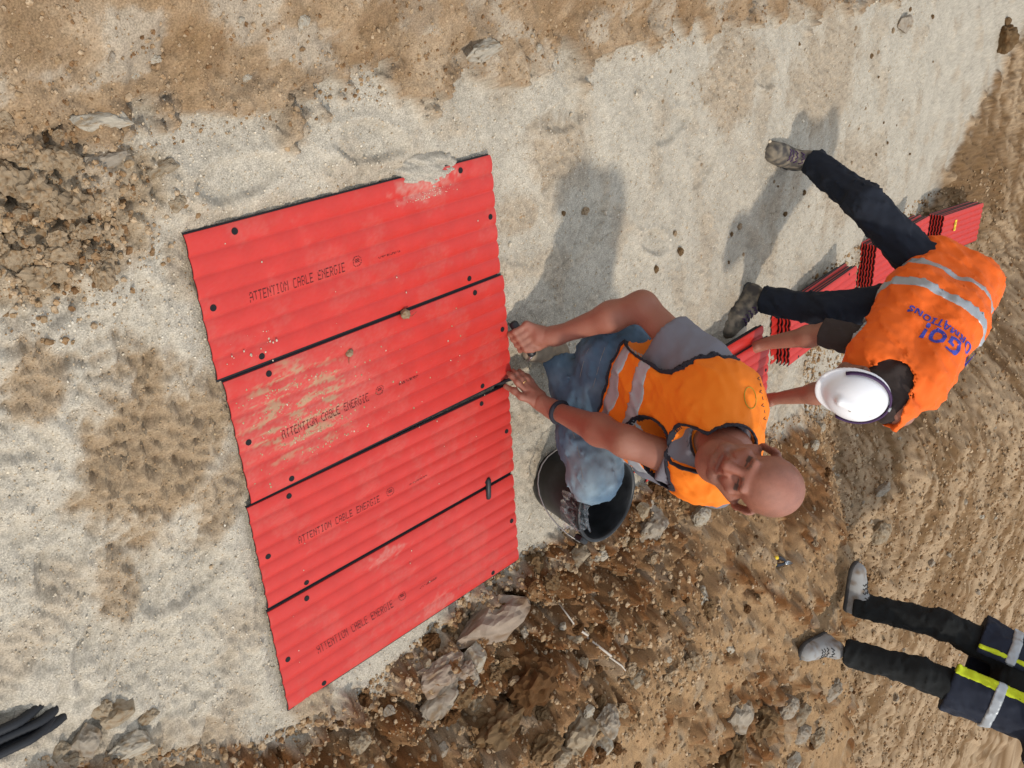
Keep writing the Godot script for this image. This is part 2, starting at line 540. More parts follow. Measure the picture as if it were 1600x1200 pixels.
# ---------------------------------------------------------------- loose grains
func gravel() -> void:
	var shapes := []
	for k in 2: shapes.append(rock_mesh(900 + k, 0 if k == 0 else 1, 3 + 3 * k, 0.9, 0.0, false))
	# pale limestone grit over the trench floor
	var spots := []
	while spots.size() < 55000:
		var z := -pow(rng.randf(), 1.5) * 6.4 + 0.15
		var x := rng.randf_range(0.15, 2.35)
		if x > 0.56 and x < 1.98 and z < -0.92 and z > -1.82: continue
		if x > 0.16 + 2.6 * (0.35 - z * 0.5): continue
		spots.append([x, z, 0.0013 + 0.0028 * pow(rng.randf(), 2.5)])
	for k in 450: spots.append([rng.randf_range(0.2, 2.2), rng.randf_range(-5.5, 0.0), 0.004 + 0.006 * pow(rng.randf(), 3.0)])
	grains("limestone_grit", spots, shapes[0], [Color(0.58, 0.51, 0.40), Color(0.62, 0.56, 0.46), Color(0.54, 0.46, 0.35), Color(0.47, 0.38, 0.27)], "fine pale limestone grit covering the trench floor", "grit", true)
	# crumbs of soil and small stones on the banks
	spots = []
	for k in 26000:
		var z := -pow(rng.randf(), 1.1) * 5.2 + 0.1
		spots.append([right_edge(z) - 0.05 + pow(rng.randf(), 1.2) * 2.2, z, 0.002 + 0.010 * pow(rng.randf(), 4.0)])
	for k in 9000: spots.append([rng.randf_range(-0.15, 0.32), -pow(rng.randf(), 1.4) * 5.5, 0.0015 + 0.006 * pow(rng.randf(), 4.0)])
	for k in 26000:
		var x := rng.randf_range(1.7, 6.5)
		spots.append([x, -4.5 - pow(rng.randf(), 1.3) * 3.5, 0.003 + 0.014 * pow(rng.randf(), 4.0)])
	for k in 1900: spots.append([0.43 + rng.randfn() * 0.10, -0.58 + rng.randfn() * 0.12, 0.002 + 0.009 * pow(rng.randf(), 4.0)])
	for k in 5000:
		var z := -0.5 - rng.randf() * 2.4
		spots.append([right_edge(z) - 0.04 + pow(rng.randf(), 1.3) * 0.95, z, 0.004 + 0.013 * pow(rng.randf(), 3.0)])
	grains("soil_crumbs", spots, shapes[1], [Color(0.36, 0.25, 0.145), Color(0.42, 0.31, 0.20), Color(0.27, 0.17, 0.09), Color(0.42, 0.31, 0.20), Color(0.38, 0.255, 0.145), Color(0.22, 0.125, 0.06)], "crumbs of brown soil and chips of stone on the banks", "soil", false)

func grains(called: String, spots: Array, shape: Mesh, tints: Array, label: String, category: String, on_sand: bool) -> void:
	var mm := MultiMesh.new()
	mm.transform_format = MultiMesh.TRANSFORM_3D
	mm.use_colors = true
	mm.mesh = shape
	mm.instance_count = spots.size()
	for i in spots.size():
		var s: Array = spots[i]
		var r: float = s[2]
		var b := Basis.from_euler(Vector3(rng.randf() * TAU, rng.randf() * TAU, rng.randf() * TAU)).scaled(Vector3(r, r * rng.randf_range(0.6, 0.9), r * rng.randf_range(0.7, 1.1)))
		var ga := ground_at(s[0], s[1])
		var y: float = ga[0]
		mm.set_instance_transform(i, Transform3D(b, Vector3(s[0], y + r * 0.25, s[1])))
		var c: Color = tints[rng.randi() % tints.size()]
		if on_sand and float(ga[4]) < 0.2 + 0.5 * rng.randf(): c = Color(0.38, 0.27, 0.165)
		mm.set_instance_color(i, c * rng.randf_range(0.85, 1.15))
	var o := MultiMeshInstance3D.new()
	o.multimesh = mm
	o.name = called
	o.material_override = mats.gravel
	add_child(o)
	tag(o, label, category, "", "stuff")

# ---------------------------------------------------------------- cable cover mats
const MAT_W := 0.365
const MAT_L := 1.0
const MAT_RED := Color(0.51, 0.026, 0.019)

# dust and soil lying on the laid mats: which mat, metres across, metres along
func mat_dust(i: int, u: float, z: float) -> Color:
	var n := n_mid.get_noise_2d(u + i * 3.1, z + i * 1.7)
	var f := n_fine.get_noise_2d(u + i * 2.3, z)
	var g := n_grit.get_noise_2d(u + i, z)
	var w := 0.02 + 0.05 * smoothstep(0.05, 0.5, n + f * 0.4)
	var soil := 0.0
	if i == 0: w = maxf(w, 0.40 * smoothstep(1.0, 0.3, Vector2((u - 0.03) / 0.06, (z + 0.73) / 0.14).length() + f * 0.5))
	if i == 1:
		var run := n_streak.get_noise_2d(u * 34.0, z * 7.0)
		soil = 0.75 * smoothstep(1.1, 0.5, Vector2((u - 0.15) / 0.16, (z + 0.19) / 0.19).length() + f * 0.3) * smoothstep(0.05, 0.35, run + g * 0.3)
		w = maxf(w, 0.16 * smoothstep(1.2, 0.3, Vector2((u - 0.15) / 0.22, (z + 0.25) / 0.3).length() + n * 0.5))
	if i == 3:
		w = maxf(w, 0.25 * smoothstep(1.0, 0.3, Vector2((u - 0.03) / 0.03, (z + 0.42) / 0.10).length() + f * 0.6))
		w = maxf(w, 0.20 * smoothstep(1.0, 0.3, Vector2((u - 0.33) / 0.05, (z + 0.60) / 0.12).length() + f * 0.6))
	w *= 0.8 + 0.5 * g
	return MAT_RED.lerp(Color(0.50, 0.42, 0.33), clampf(w, 0.0, 1.0)).lerp(Color(0.36, 0.26, 0.145), clampf(soil, 0.0, 1.0))

func wave(u: float) -> float:
	# height of the ribbed top at u metres from the mat's edge
	var p := MAT_W / 7.0
	var t := fposmod(u / p, 1.0)
	var a := pow(maxf(sin(PI * t), 0.0), 0.6)
	return 0.0085 + 0.0075 * a

func ribbed(u0: float, u1: float, thick: float, drop: float, len_: float, tint = null, segs := 12) -> ArrayMesh:
	var n := 98
	var flat := false
	var top := PackedVector2Array()
	for i in n + 1:
		var u := lerpf(u0, u1, float(i) / n)
		var h := 0.004 if flat else wave(clampf(u, 0.0005, MAT_W - 0.0005))
		if not flat and (u < 0.0 or u > MAT_W): h = 0.006
		top.append(Vector2(u, h - drop))
	var v := PackedVector3Array()
	var idx := PackedInt32Array()
	var col := PackedColorArray()
	for s in segs + 1:
		var z := -len_ * s / segs
		for p in top:
			v.append(Vector3(p.x, p.y, z))
			col.append(tint.call(p.x, z) if tint != null else MAT_RED)
	var base := v.size()
	for s in segs + 1:
		var z := -len_ * s / segs
		for p in top:
			v.append(Vector3(p.x, p.y - thick, z))
			col.append(MAT_RED)
	var w := n + 1
	for s in segs:
		for i in n:
			var a := s * w + i
			idx.append_array([a, a + w, a + 1, a + 1, a + w, a + w + 1])
			a += base
			idx.append_array([a, a + 1, a + w, a + 1, a + w + 1, a + w])
	var m1 := mesh_of(v, idx, true, col)
	var ev := PackedVector3Array()
	var ei := PackedInt32Array()
	var ecol := PackedColorArray()
	var rim := []
	for i in n: rim.append([v[i], v[i + 1], v[base + i + 1], v[base + i]])
	for i in n: rim.append([v[segs * w + i + 1], v[segs * w + i], v[base + segs * w + i], v[base + segs * w + i + 1]])
	rim.append([v[segs * w], v[0], v[base], v[base + segs * w]])
	rim.append([v[n], v[segs * w + n], v[base + segs * w + n], v[base + n]])
	for q in rim:
		var c := ev.size()
		for p in q:
			ev.append(p)
			ecol.append(MAT_RED)
		ei.append_array([c, c + 1, c + 2, c, c + 2, c + 3])
	return join([[m1, Transform3D()], [mesh_of(ev, ei, true, ecol), Transform3D()]])

const FONT := {"A": "01110100011000111111100011000110001", "T": "11111001000010000100001000010000100", "E": "11111100001000011110100001000011111", "N": "10001110011010110011100011000110001", "I": "01110001000010000100001000010001110", "O": "01110100011000110001100011000101110", "C": "01111100001000010000100001000001111", "B": "11110100011000111110100011000111110", "L": "10000100001000010000100001000011111", "R": "11110100011000111110101001001010001", "G": "01111100001000010011100011000101110", " ": "00000000000000000000000000000000000"}

func dot_print(text: String, u0: float, z0: float, advance: float, height: float, sd: int) -> ArrayMesh:
	# ink-jet lettering: one small mark for each dot, lying on the ribs
	var r := RandomNumberGenerator.new()
	r.seed = sd
	var v := PackedVector3Array()
	var idx := PackedInt32Array()
	var dx := height / 7.0
	var dz := advance / 6.3
	for k in text.length():
		var g: String = FONT[text[k]]
		for row in 7:
			for c in 5:
				if g[row * 5 + c] == "0": continue
				if r.randf() < 0.05: continue
				var u := u0 + row * dx
				var z := z0 - k * advance - c * dz
				var q := v.size()
				for e in [[0.06, 0.06], [0.94, 0.06], [0.94, 0.94], [0.06, 0.94]]:
					var uu: float = u + dx * e[0]
					v.append(Vector3(uu, wave(uu) + 0.0006, z - dz * e[1]))
				idx.append_array([q, q + 2, q + 1, q, q + 3, q + 2])
	return mesh_of(v, idx, false)

func emblem(u0: float, z0: float, rad: float) -> ArrayMesh:
	# small round print: broken ring around a blot
	var v := PackedVector3Array()
	var idx := PackedInt32Array()
	var cell := 0.0022
	for i in range(-7, 8):
		for j in range(-7, 8):
			var d := Vector2(i, j).length() * cell / rad
			var on := (d > 0.82 and d < 1.02 and (i * 3 + j * 5) % 4 != 0) or (d < 0.55 and (i + j * 2) % 3 != 0 and i < 2)
			if not on: continue
			var q := v.size()
			for e in [[0, 0], [1, 0], [1, 1], [0, 1]]:
				var uu: float = u0 + (i + e[0] * 0.9) * cell
				v.append(Vector3(uu, wave(uu) + 0.0006, z0 - (j + e[1] * 0.9) * cell))
			idx.append_array([q, q + 2, q + 1, q, q + 3, q + 2])
	return mesh_of(v, idx, false)

func tiny_print(u0: float, z0: float, sd: int) -> ArrayMesh:
	# unreadable small line of type
	var r := RandomNumberGenerator.new()
	r.seed = sd
	var v := PackedVector3Array()
	var idx := PackedInt32Array()
	for k in 13:
		for c in 2:
			for row in 2:
				if r.randf() < 0.4: continue
				var q := v.size()
				for e in [[0, 0], [1, 0], [1, 1], [0, 1]]:
					var uu: float = u0 + (row + e[0] * 0.85) * 0.0032
					v.append(Vector3(uu, wave(uu) + 0.0006, z0 - k * 0.0062 - (c + e[1] * 0.8) * 0.0024))
				idx.append_array([q, q + 2, q + 1, q, q + 3, q + 2])
	return mesh_of(v, idx, false)

var plate_mesh: ArrayMesh
var under_mesh: ArrayMesh
var hole_disc_mesh: ArrayMesh

func mat_thing(at: Vector3, turn: float, red: Material, holes: bool) -> Node3D:
	var o := thing("cover_mat", at, turn)
	put(plate_mesh, "ribbed_plate", red, o)
	put(under_mesh, "black_backing", mats.mat_black, o)
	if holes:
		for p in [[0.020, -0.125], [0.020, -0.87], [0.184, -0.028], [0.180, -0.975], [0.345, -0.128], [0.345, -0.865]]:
			var hl := put(hole_disc_mesh, "peg_hole_disc", mats.hole_painted_dark, o)  # black disc on the ribs; the dark inside the opening is painted
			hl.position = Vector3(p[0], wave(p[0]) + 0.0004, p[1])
	return o

func cover_mats() -> void:
	plate_mesh = ribbed(0.0, MAT_W, 0.0035, 0.0, MAT_L)
	under_mesh = ribbed(-0.003, MAT_W + 0.010, 0.004, 0.0042, MAT_L - 0.002)
	hole_disc_mesh = lathe([Vector2(0.0, 0.0004), Vector2(0.0072, 0.0004), Vector2(0.0085, 0.0007), Vector2(0.0088, -0.002)], 14)
	var words := ["red ribbed cable cover mat with sand spilled over its clay side edge", "red ribbed cable cover mat dirtied with soil and grit", "clean red ribbed cable cover mat held by both hands side, without clip on its own print", "red ribbed cable cover mat lying beside the big pink stone"]
	words[2] = "red ribbed cable cover mat between the soil-spattered mat and the black clip seam"
	var place := [[0.520, -0.868, -0.3], [0.909, -0.882, -0.40], [1.283, -0.870, 0.60], [1.634, -0.860, 0.55]]
	var us := [0.187, 0.205, 0.183, 0.215]
	for i in 4:
		var a: Array = place[i]
		var o := mat_thing(Vector3(a[0], 0.004 + 0.0012 * (i % 2), a[1]), -deg_to_rad(a[2]), mats.mat_red, true)
		var own := put(ribbed(0.0, MAT_W, 0.0035, 0.0, MAT_L, func(u: float, z: float) -> Color: return mat_dust(i, u, z), 150), "ribbed_plate", mats.mat_red)
		used_names["ribbed_plate"] = 0
		remove_child(own)
		(o.get_child(0) as MeshInstance3D).mesh = own.mesh
		own.free()
		o.scale = Vector3([1.03, 1.0, 0.925, 1.02][i], 1, 1)
		tag(o, words[i], "cover mat", "red cover mats laid side by side")
		var u: float = us[i]
		put(dot_print("ATTENTION CABLE ENERGIE", u - 0.012, -0.128, 0.01285, 0.027, 70 + i), "warning_print", mats.print_black, o)
		put(emblem(u - 0.004, -0.462, 0.0145), "round_print", mats.print_black, o)
		put(tiny_print(u + 0.004, -0.535, 80 + i), "small_print", mats.print_black, o)
	# black clip bridging the seam of two mats
	var clip := put(tube([Vector3(-0.042, 0, 0), Vector3(-0.040, 0, 0), Vector3(-0.034, 0, 0), Vector3(0.034, 0, 0), Vector3(0.040, 0, 0), Vector3(0.042, 0, 0)], [0.003, 0.007, 0.010, 0.010, 0.007, 0.003], 14), "mat_clip", mats.plastic_black)
	clip.position = Vector3(1.640, 0.021, -1.735)
	clip.rotation.y = deg_to_rad(-6)
	tag(clip, "black oval plastic clip across the seam of two red mats", "clip")

func mat_stacks() -> void:
	# piles of spare mats; each mat is a thing of its own
	var piles := [
		{"at": Vector3(1.640, 0.0, -2.575), "turn": -1.0, "n": 3, "s": Vector3(0.93, 1, 0.97), "where": "low pile behind the crouching man"},
		{"at": Vector3(1.730, 0.0, -4.04), "turn": -3.9, "n": 5, "s": Vector3(0.87, 1, 0.74), "where": "pile under the bending worker's arm"},
		{"at": Vector3(1.710, 0.0, -5.29), "turn": 0.0, "n": 6, "s": Vector3(0.82, 1, 0.80), "where": "pile between the bending worker's far leg and hip"},
		{"at": Vector3(1.795, 0.0, -6.45), "turn": 6.0, "n": 6, "s": Vector3(0.80, 1, 0.78), "where": "farthest pile with the yellow sticker"}]
	var order := ["bottom", "second", "third", "fourth", "fifth", "sixth"]
	for p in piles:
		var n: int = p.n
		var s: Vector3 = p.s
		var at: Vector3 = p.at
		var t := -deg_to_rad(float(p.turn))
		var y0 := -1.0
		for q in 9: y0 = maxf(y0, ground_y(at.x + 0.05 + 0.12 * (q % 3), at.z - 0.1 - 0.35 * (q / 3)) - 0.002)
		for k in n:
			var off := Vector3(rng.randf_range(-0.006, 0.006), 0, rng.randf_range(-0.006, 0.006))
			if n == 3 and k == 2: off = Vector3(0.05, 0, -0.035)
			if n == 5 and k == 0: off = Vector3(0.0, 0, 0.05)
			var o := mat_thing(at + off + Vector3(0, y0 + k * 0.0195, 0), t + rng.randf_range(-0.012, 0.012), mats.mat_red, n == 3 and k == 2 or n == 5 and k == 4)
			o.scale = s
			tag(o, "spare red cover mat, %s in the %s" % [order[k] if k < n - 1 else "topmost", p.where], "cover mat", "spare red cover mats in piles")
			if p.where.begins_with("farthest") and k == n - 1:
				mat("sticker_yellow", Color(0.75, 0.52, 0.03), 0.6)
				var st := put(rounded_box(Vector3(0.10, 0.002, 0.045), 0.0008), "yellow_sticker", mats.sticker_yellow, o)
				st.position = Vector3(0.12, 0.019, -0.30)
				for q in 2:
					var pr := put(rounded_box(Vector3(0.03, 0.0006, 0.012), 0.0002), "sticker_print", mats.print_black, st)
					pr.position = Vector3(-0.02 + 0.045 * q, 0.0015, 0.004)

# ---------------------------------------------------------------- stones
func stones() -> void:
	var shapes := []
	shapes.append(rock_mesh(501, 3, 9, 0.35, 0.03, false))
	shapes.append(rock_mesh(502, 3, 5, 0.40, 0.03, false))
	shapes.append(rock_mesh(503, 3, 11, 0.30, 0.03, false))
	shapes.append(rock_mesh(504, 3, 10, 0.45, 0.03, false))
	shapes.append(rock_mesh(505, 3, 7, 0.35, 0.03, false))
	shapes.append(rock_mesh(506, 3, 4, 0.45, 0.16, false))
	shapes.append(rock_mesh(507, 3, 5, 0.55, 0.18, false))
	shapes.append(rock_mesh(508, 3, 8, 0.40, 0.07, false))
	shapes.append(rock_mesh(509, 3, 12, 0.25, 0.03, false))
	shapes.append(rock_mesh(510, 3, 3, 0.22, 0.03, false))
	var placed := [
		[0, Vector3(2.189, 0.009, -1.707), Vector3(0.173, 0.138, 0.344), "stone_pink", "stone", "large pinkish slab of stone beside the mats' corner, biggest on the bank"],
		[1, Vector3(2.216, 0.048, -1.391), Vector3(0.112, 0.090, 0.170), "stone_pink", "stone", "rounded pinkish boulder half sunk where sand meets spoil"],
		[2, Vector3(2.243, 0.079, -1.550), Vector3(0.115, 0.076, 0.096), "stone_pale", "stone", "pale upright stone leaning against the pinkish slab"],
		[3, Vector3(2.240, 0.104, -1.466), Vector3(0.063, 0.051, 0.078), "stone_pink", "stone", "small pinkish stone wedged below the pale upright stone"],
		[4, Vector3(2.294, 0.091, -1.367), Vector3(0.103, 0.082, 0.159), "stone_grey", "stone", "grey dusty stone below the rounded pinkish boulder"],
		[5, Vector3(2.423, 0.147, -1.724), Vector3(0.178, 0.143, 0.183), "clod_rust", "clod", "rust-brown clod of earth with pale crumbs on its underside"],
		[6, Vector3(2.477, 0.199, -1.532), Vector3(0.107, 0.085, 0.165), "clod_brown", "clod", "brown clod with a pale chalky streak near the frame's lower rubble"],
		[7, Vector3(2.773, 0.251, -1.899), Vector3(0.158, 0.122, 0.152), "stone_beige", "stone", "big beige stone with brown soil on top, in the lower rubble"],
		[1, Vector3(2.765, 0.291, -2.011), Vector3(0.108, 0.081, 0.101), "stone_grey", "stone", "grey stone touching the big beige stone"],
		[9, Vector3(2.770, 0.272, -1.762), Vector3(0.069, 0.055, 0.080), "stone_beige", "stone", "small round beige stone in the lower rubble"],
		[5, Vector3(2.648, 0.270, -1.683), Vector3(0.082, 0.065, 0.122), "clod_brown", "clod", "brown clod beside the small round beige stone"],
		[2, Vector3(2.879, 0.293, -1.984), Vector3(0.104, 0.072, 0.090), "stone_pale", "stone", "white split stone at the foot of the big beige stone"],
		[0, Vector3(3.492, 0.296, -2.998), Vector3(0.214, 0.131, 0.164), "stone_grey", "stone", "tall grey boulder standing among brown clods on the bank"],
		[6, Vector3(3.638, 0.340, -2.911), Vector3(0.129, 0.103, 0.186), "clod_brown", "clod", "dark brown clod under the tall grey boulder"],
		[5, Vector3(3.660, 0.335, -3.196), Vector3(0.148, 0.118, 0.155), "clod_brown", "clod", "dark brown clod beside the tall grey boulder"],
		[9, Vector3(3.770, 0.339, -3.480), Vector3(0.127, 0.091, 0.114), "stone_grey", "stone", "grey oval cobble above the heap of stones by the onlooker's shoe"],
		[4, Vector3(3.951, 0.351, -3.625), Vector3(0.087, 0.070, 0.142), "stone_beige", "stone", "flat beige stone below the grey oval cobble"],
		[9, Vector3(4.141, 0.336, -3.688), Vector3(0.105, 0.084, 0.120), "stone_grey", "stone", "round grey stone below the flat beige stone"],
		[2, Vector3(4.293, 0.351, -3.600), Vector3(0.090, 0.072, 0.155), "stone_pale", "stone", "pale stone at the bottom of the stone heap"],
		[3, Vector3(4.112, 0.328, -4.070), Vector3(0.117, 0.094, 0.135), "stone_grey", "stone", "grey angular stone near the onlooker's leg"],
		[1, Vector3(4.296, 0.355, -3.860), Vector3(0.100, 0.080, 0.106), "stone_beige", "stone", "beige stone in the stone heap"],
		[7, Vector3(2.275, 0.045, -2.635), Vector3(0.152, 0.122, 0.162), "stone_grey", "stone", "rough grey boulder on the bank behind the bucket"],
		[9, Vector3(2.387, 0.065, -2.996), Vector3(0.081, 0.065, 0.087), "stone_pale", "stone", "pale stone below the crouching man's ear"],
		[4, Vector3(2.132, 0.069, -2.114), Vector3(0.071, 0.057, 0.122), "stone_beige", "stone", "flat pale slab of earth below the bucket"],
		[1, Vector3(2.074, -0.020, -1.947), Vector3(0.050, 0.040, 0.057), "stone_beige", "stone", "small beige stone by the mat's far corner"],
		[3, Vector3(2.765, 0.242, -2.249), Vector3(0.081, 0.065, 0.106), "stone_beige", "stone", "pale beige stone at the end of the white root"],
		[8, Vector3(3.163, 0.144, -4.929), Vector3(0.098, 0.078, 0.113), "stone_grey", "stone", "blue-grey stone in the gully below the slope"],
		[9, Vector3(3.486, 0.157, -4.945), Vector3(0.142, 0.108, 0.135), "stone_beige", "stone", "smooth beige cobble in the gully below the slope"],
		[9, Vector3(2.704, -0.098, -4.440), Vector3(0.061, 0.049, 0.071), "stone_pale", "stone", "pale pebble in the dark damp soil by the man's crown"],
		[2, Vector3(1.684, 0.000, -0.418), Vector3(0.067, 0.053, 0.088), "stone_beige", "stone", "beige block beside the cable ends"],
		[0, Vector3(1.722, -0.016, -0.328), Vector3(0.092, 0.067, 0.083), "stone_grey", "stone", "grey split stone beside the cable ends"],
		[3, Vector3(1.646, -0.003, -0.377), Vector3(0.052, 0.036, 0.045), "stone_beige", "stone", "small beige stone touching the cable ends"],
		[7, Vector3(1.788, 0.024, -0.421), Vector3(0.061, 0.049, 0.089), "stone_pale", "stone", "pale jagged stone below the beige block"],
		[4, Vector3(1.706, -0.008, -0.251), Vector3(0.045, 0.036, 0.063), "stone_beige", "stone", "ochre stone between the cables and the frame's corner rubble"],
		[1, Vector3(1.736, 0.008, -0.279), Vector3(0.036, 0.028, 0.056), "stone_beige", "stone", "ochre stone next to the grey split stone"],
		[4, Vector3(1.738, 0.012, -0.475), Vector3(0.034, 0.027, 0.047), "stone_beige", "stone", "low tan stone at the sand's edge by the rubble"],
		[3, Vector3(1.919, -0.011, -0.503), Vector3(0.025, 0.020, 0.037), "stone_pale", "stone", "pale chip lying on damp soil past the rubble"],
		[9, Vector3(0.089, 0.085, -1.233), Vector3(0.036, 0.023, 0.029), "stone_pale", "stone", "single white stone high on the clay strip"],
		[9, Vector3(0.070, 0.099, -1.068), Vector3(0.014, 0.011, 0.015), "stone_pale", "stone", "white pebble on the clay strip"],
		[9, Vector3(0.196, 0.026, -1.096), Vector3(0.018, 0.014, 0.021), "stone_pale", "stone", "white pebble on the clay strip"],
		[3, Vector3(0.129, 0.056, -0.869), Vector3(0.016, 0.013, 0.025), "stone_pale", "stone", "pale pointed stone on the clay strip"],
		[4, Vector3(0.113, 0.077, -0.773), Vector3(0.023, 0.012, 0.015), "stone_grey", "stone", "thin grey stone set in the clay strip"],
		[9, Vector3(0.158, 0.038, -0.830), Vector3(0.016, 0.013, 0.022), "stone_pale", "stone", "white pebble on the clay strip"],
		[9, Vector3(0.060, 0.086, -0.626), Vector3(0.011, 0.009, 0.011), "stone_pale", "stone", "white pebble on the clay strip"],
		[9, Vector3(0.162, 0.060, -1.204), Vector3(0.018, 0.014, 0.017), "stone_pale", "stone", "white pebble on the clay strip"],
		[7, Vector3(0.213, 0.064, -1.833), Vector3(0.047, 0.038, 0.125), "stone_pale", "stone", "cream limestone lump embedded in the clay strip"],
		[9, Vector3(0.228, 0.049, -2.064), Vector3(0.023, 0.018, 0.022), "stone_pale", "stone", "white pebble on the clay strip"],
		[8, Vector3(0.462, -0.365, -5.648), Vector3(0.107, 0.085, 0.149), "stone_grey", "stone", "grey stone at the clay strip's far end"],
		[1, Vector3(0.767, -0.529, -7.951), Vector3(0.191, 0.153, 0.208), "clod_brown", "clod", "round brown clod alone on the pale floor"],
		[9, Vector3(0.637, -0.519, -7.955), Vector3(0.060, 0.048, 0.069), "clod_brown", "clod", "small brown clod beside the round brown clod"],
		[5, Vector3(0.478, 0.008, -0.514), Vector3(0.040, 0.032, 0.052), "clod_tan", "clod", "tan clod in the crumbled heap on the clay edge"],
		[6, Vector3(0.520, 0.036, -0.532), Vector3(0.046, 0.036, 0.062), "clod_tan", "clod", "tan clod at the lower end of the crumbled heap"],
		[5, Vector3(0.483, 0.042, -0.579), Vector3(0.040, 0.032, 0.053), "clod_tan", "clod", "tan clod in the crumbled heap on the clay edge"],
		[6, Vector3(0.453, 0.021, -0.642), Vector3(0.033, 0.026, 0.047), "clod_tan", "clod", "tan clod in the crumbled heap on the clay edge"],
		[6, Vector3(0.411, 0.015, -0.519), Vector3(0.034, 0.027, 0.045), "clod_tan", "clod", "tan clod in the crumbled heap on the clay edge"],
		[5, Vector3(0.398, 0.022, -0.584), Vector3(0.029, 0.023, 0.040), "clod_tan", "clod", "tan clod in the crumbled heap on the clay edge"],
		[4, Vector3(0.234, 0.050, -0.726), Vector3(0.040, 0.032, 0.101), "stone_pale", "stone", "cream slab of chalky earth standing proud of the clay strip"],
		[7, Vector3(0.324, 0.014, -0.739), Vector3(0.050, 0.040, 0.102), "stone_grey", "stone", "grey-white lump at the broken clay edge above the heap"],
		[4, Vector3(0.364, 0.009, -0.851), Vector3(0.035, 0.028, 0.067), "stone_beige", "stone", "beige lump at the broken clay edge near the first mat"],
		[1, Vector3(0.444, 0.015, -0.867), Vector3(0.035, 0.028, 0.041), "stone_beige", "stone", "beige stone at the near corner of the first mat"],
		[6, Vector3(0.493, -0.003, -0.733), Vector3(0.029, 0.023, 0.040), "clod_tan", "clod", "tan clod on sand between heap and mats"]
	]
	for s in placed:
		var o := put(shapes[s[0]], s[4], mats[s[3]])
		var size: Vector3 = s[2]
		o.transform = Transform3D(Basis.from_euler(Vector3(rng.randf_range(-0.2, 0.2), rng.randf_range(-0.25, 0.25), rng.randf_range(-0.2, 0.2))) * Basis.from_scale(size * 0.63), s[1] + Vector3(0, size.y * 0.10, 0))
		var sand: bool = s[1].x < 1.9
		tag(o, s[5], s[4], "white pebbles on the clay strip" if s[5].begins_with("white pebble") else ("clods of the crumbled clay heap" if s[5].begins_with("tan clod in") else ""))
	# looser stones and clods strewn over the bank, alike but for their place
	for k in 330:
		var z := -0.6 - rng.randf() * 4.0
		var x := right_edge(z) + 0.03 + pow(rng.randf(), 1.3) * 1.9
		var r := 0.010 + 0.022 * pow(rng.randf(), 2.0)
		if k > 130:
			z = -0.55 - rng.randf() * 2.5
			x = right_edge(z) + rng.randf() * 0.9
			r = 0.013 + 0.032 * pow(rng.randf(), 2.2)
		if Vector2(x - 3.43, z + 4.12).length() < 0.3 or Vector2(x - 3.55, z + 3.82).length() < 0.3: continue
		var clod := rng.randf() < 0.66
		var o := put(shapes[[5, 6][rng.randi() % 2] if clod else [0, 1, 2, 3, 4, 9][rng.randi() % 6]], "clod" if clod else "stone", mats[["clod_brown", "clod_rust", "clod_tan"][rng.randi() % 3] if clod else ["stone_grey", "stone_beige", "stone_beige", "stone_pale"][rng.randi() % 4]])
		o.transform = Transform3D(Basis.from_euler(Vector3(rng.randf() * 0.6, rng.randf() * TAU, rng.randf() * 0.6)) * Basis.from_scale(Vector3(r * rng.randf_range(0.8, 1.3), r * 0.8, r)), Vector3(x, ground_y(x, z) + r * 0.2, z))
		if clod: tag(o, "small brown earth clod strewn on the spoil bank", "clod", "small clods strewn on the spoil bank")
		else: tag(o, "small pale stone strewn on the spoil bank", "stone", "small stones strewn on the spoil bank")
	for k in 58:
		var x := 0.42 + rng.randfn() * 0.10
		var z := -0.55 + rng.randfn() * 0.10
		if x < 0.2 or z > -0.3: continue
		var r := 0.011 + 0.022 * pow(rng.randf(), 2.0)
		var o := put(shapes[[1, 5, 6, 7][rng.randi() % 4]], "clod", mats.clod_tan)
		o.transform = Transform3D(Basis.from_euler(Vector3(rng.randf() * 0.6, rng.randf() * TAU, rng.randf() * 0.6)) * Basis.from_scale(Vector3(r * 1.15, r * 0.85, r)), Vector3(x, ground_y(x, z) + r * 0.2, z))
		tag(o, "tan clod in the crumbled heap on the clay edge", "clod", "clods of the crumbled clay heap")
	# crumbs of soil standing dark on the pale floor, and stones below the far slope
	for k in 60:
		var z := -2.2 - rng.randf() * 4.2
		var x := 0.35 + rng.randf() * 1.5
		if x > 1.35 and z < -2.4: continue
		var r := 0.006 + 0.010 * pow(rng.randf(), 2.0)
		var o := put(shapes[[5, 6][rng.randi() % 2]], "soil_crumb", mats[["clod_brown", "clod_tan"][rng.randi() % 2]])
		o.transform = Transform3D(Basis(Vector3.UP, rng.randf() * TAU) * Basis.from_scale(Vector3(r * 1.2, r * 0.7, r)), Vector3(x, ground_y(x, z) + r * 0.15, z))
		tag(o, "small brown soil crumb lying on the pale trench floor", "soil", "soil crumbs on the pale floor")
	for k in 70:
		var x := 2.8 + rng.randf() * 2.4
		var z := -4.55 - pow(rng.randf(), 1.6) * 1.8
		var r := 0.010 + 0.022 * pow(rng.randf(), 2.5)
		var o := put(shapes[[0, 2, 3, 4, 9][rng.randi() % 5]], "stone", mats[["stone_grey", "stone_beige", "stone_pale"][rng.randi() % 3]])
		o.transform = Transform3D(Basis.from_euler(Vector3(rng.randf() * 0.6, rng.randf() * TAU, rng.randf() * 0.6)) * Basis.from_scale(Vector3(r * 1.1, r * 0.75, r)), Vector3(x, ground_y(x, z) + r * 0.2, z))
		tag(o, "small stone lying on the scraped far slope", "stone", "small stones on the scraped far slope")

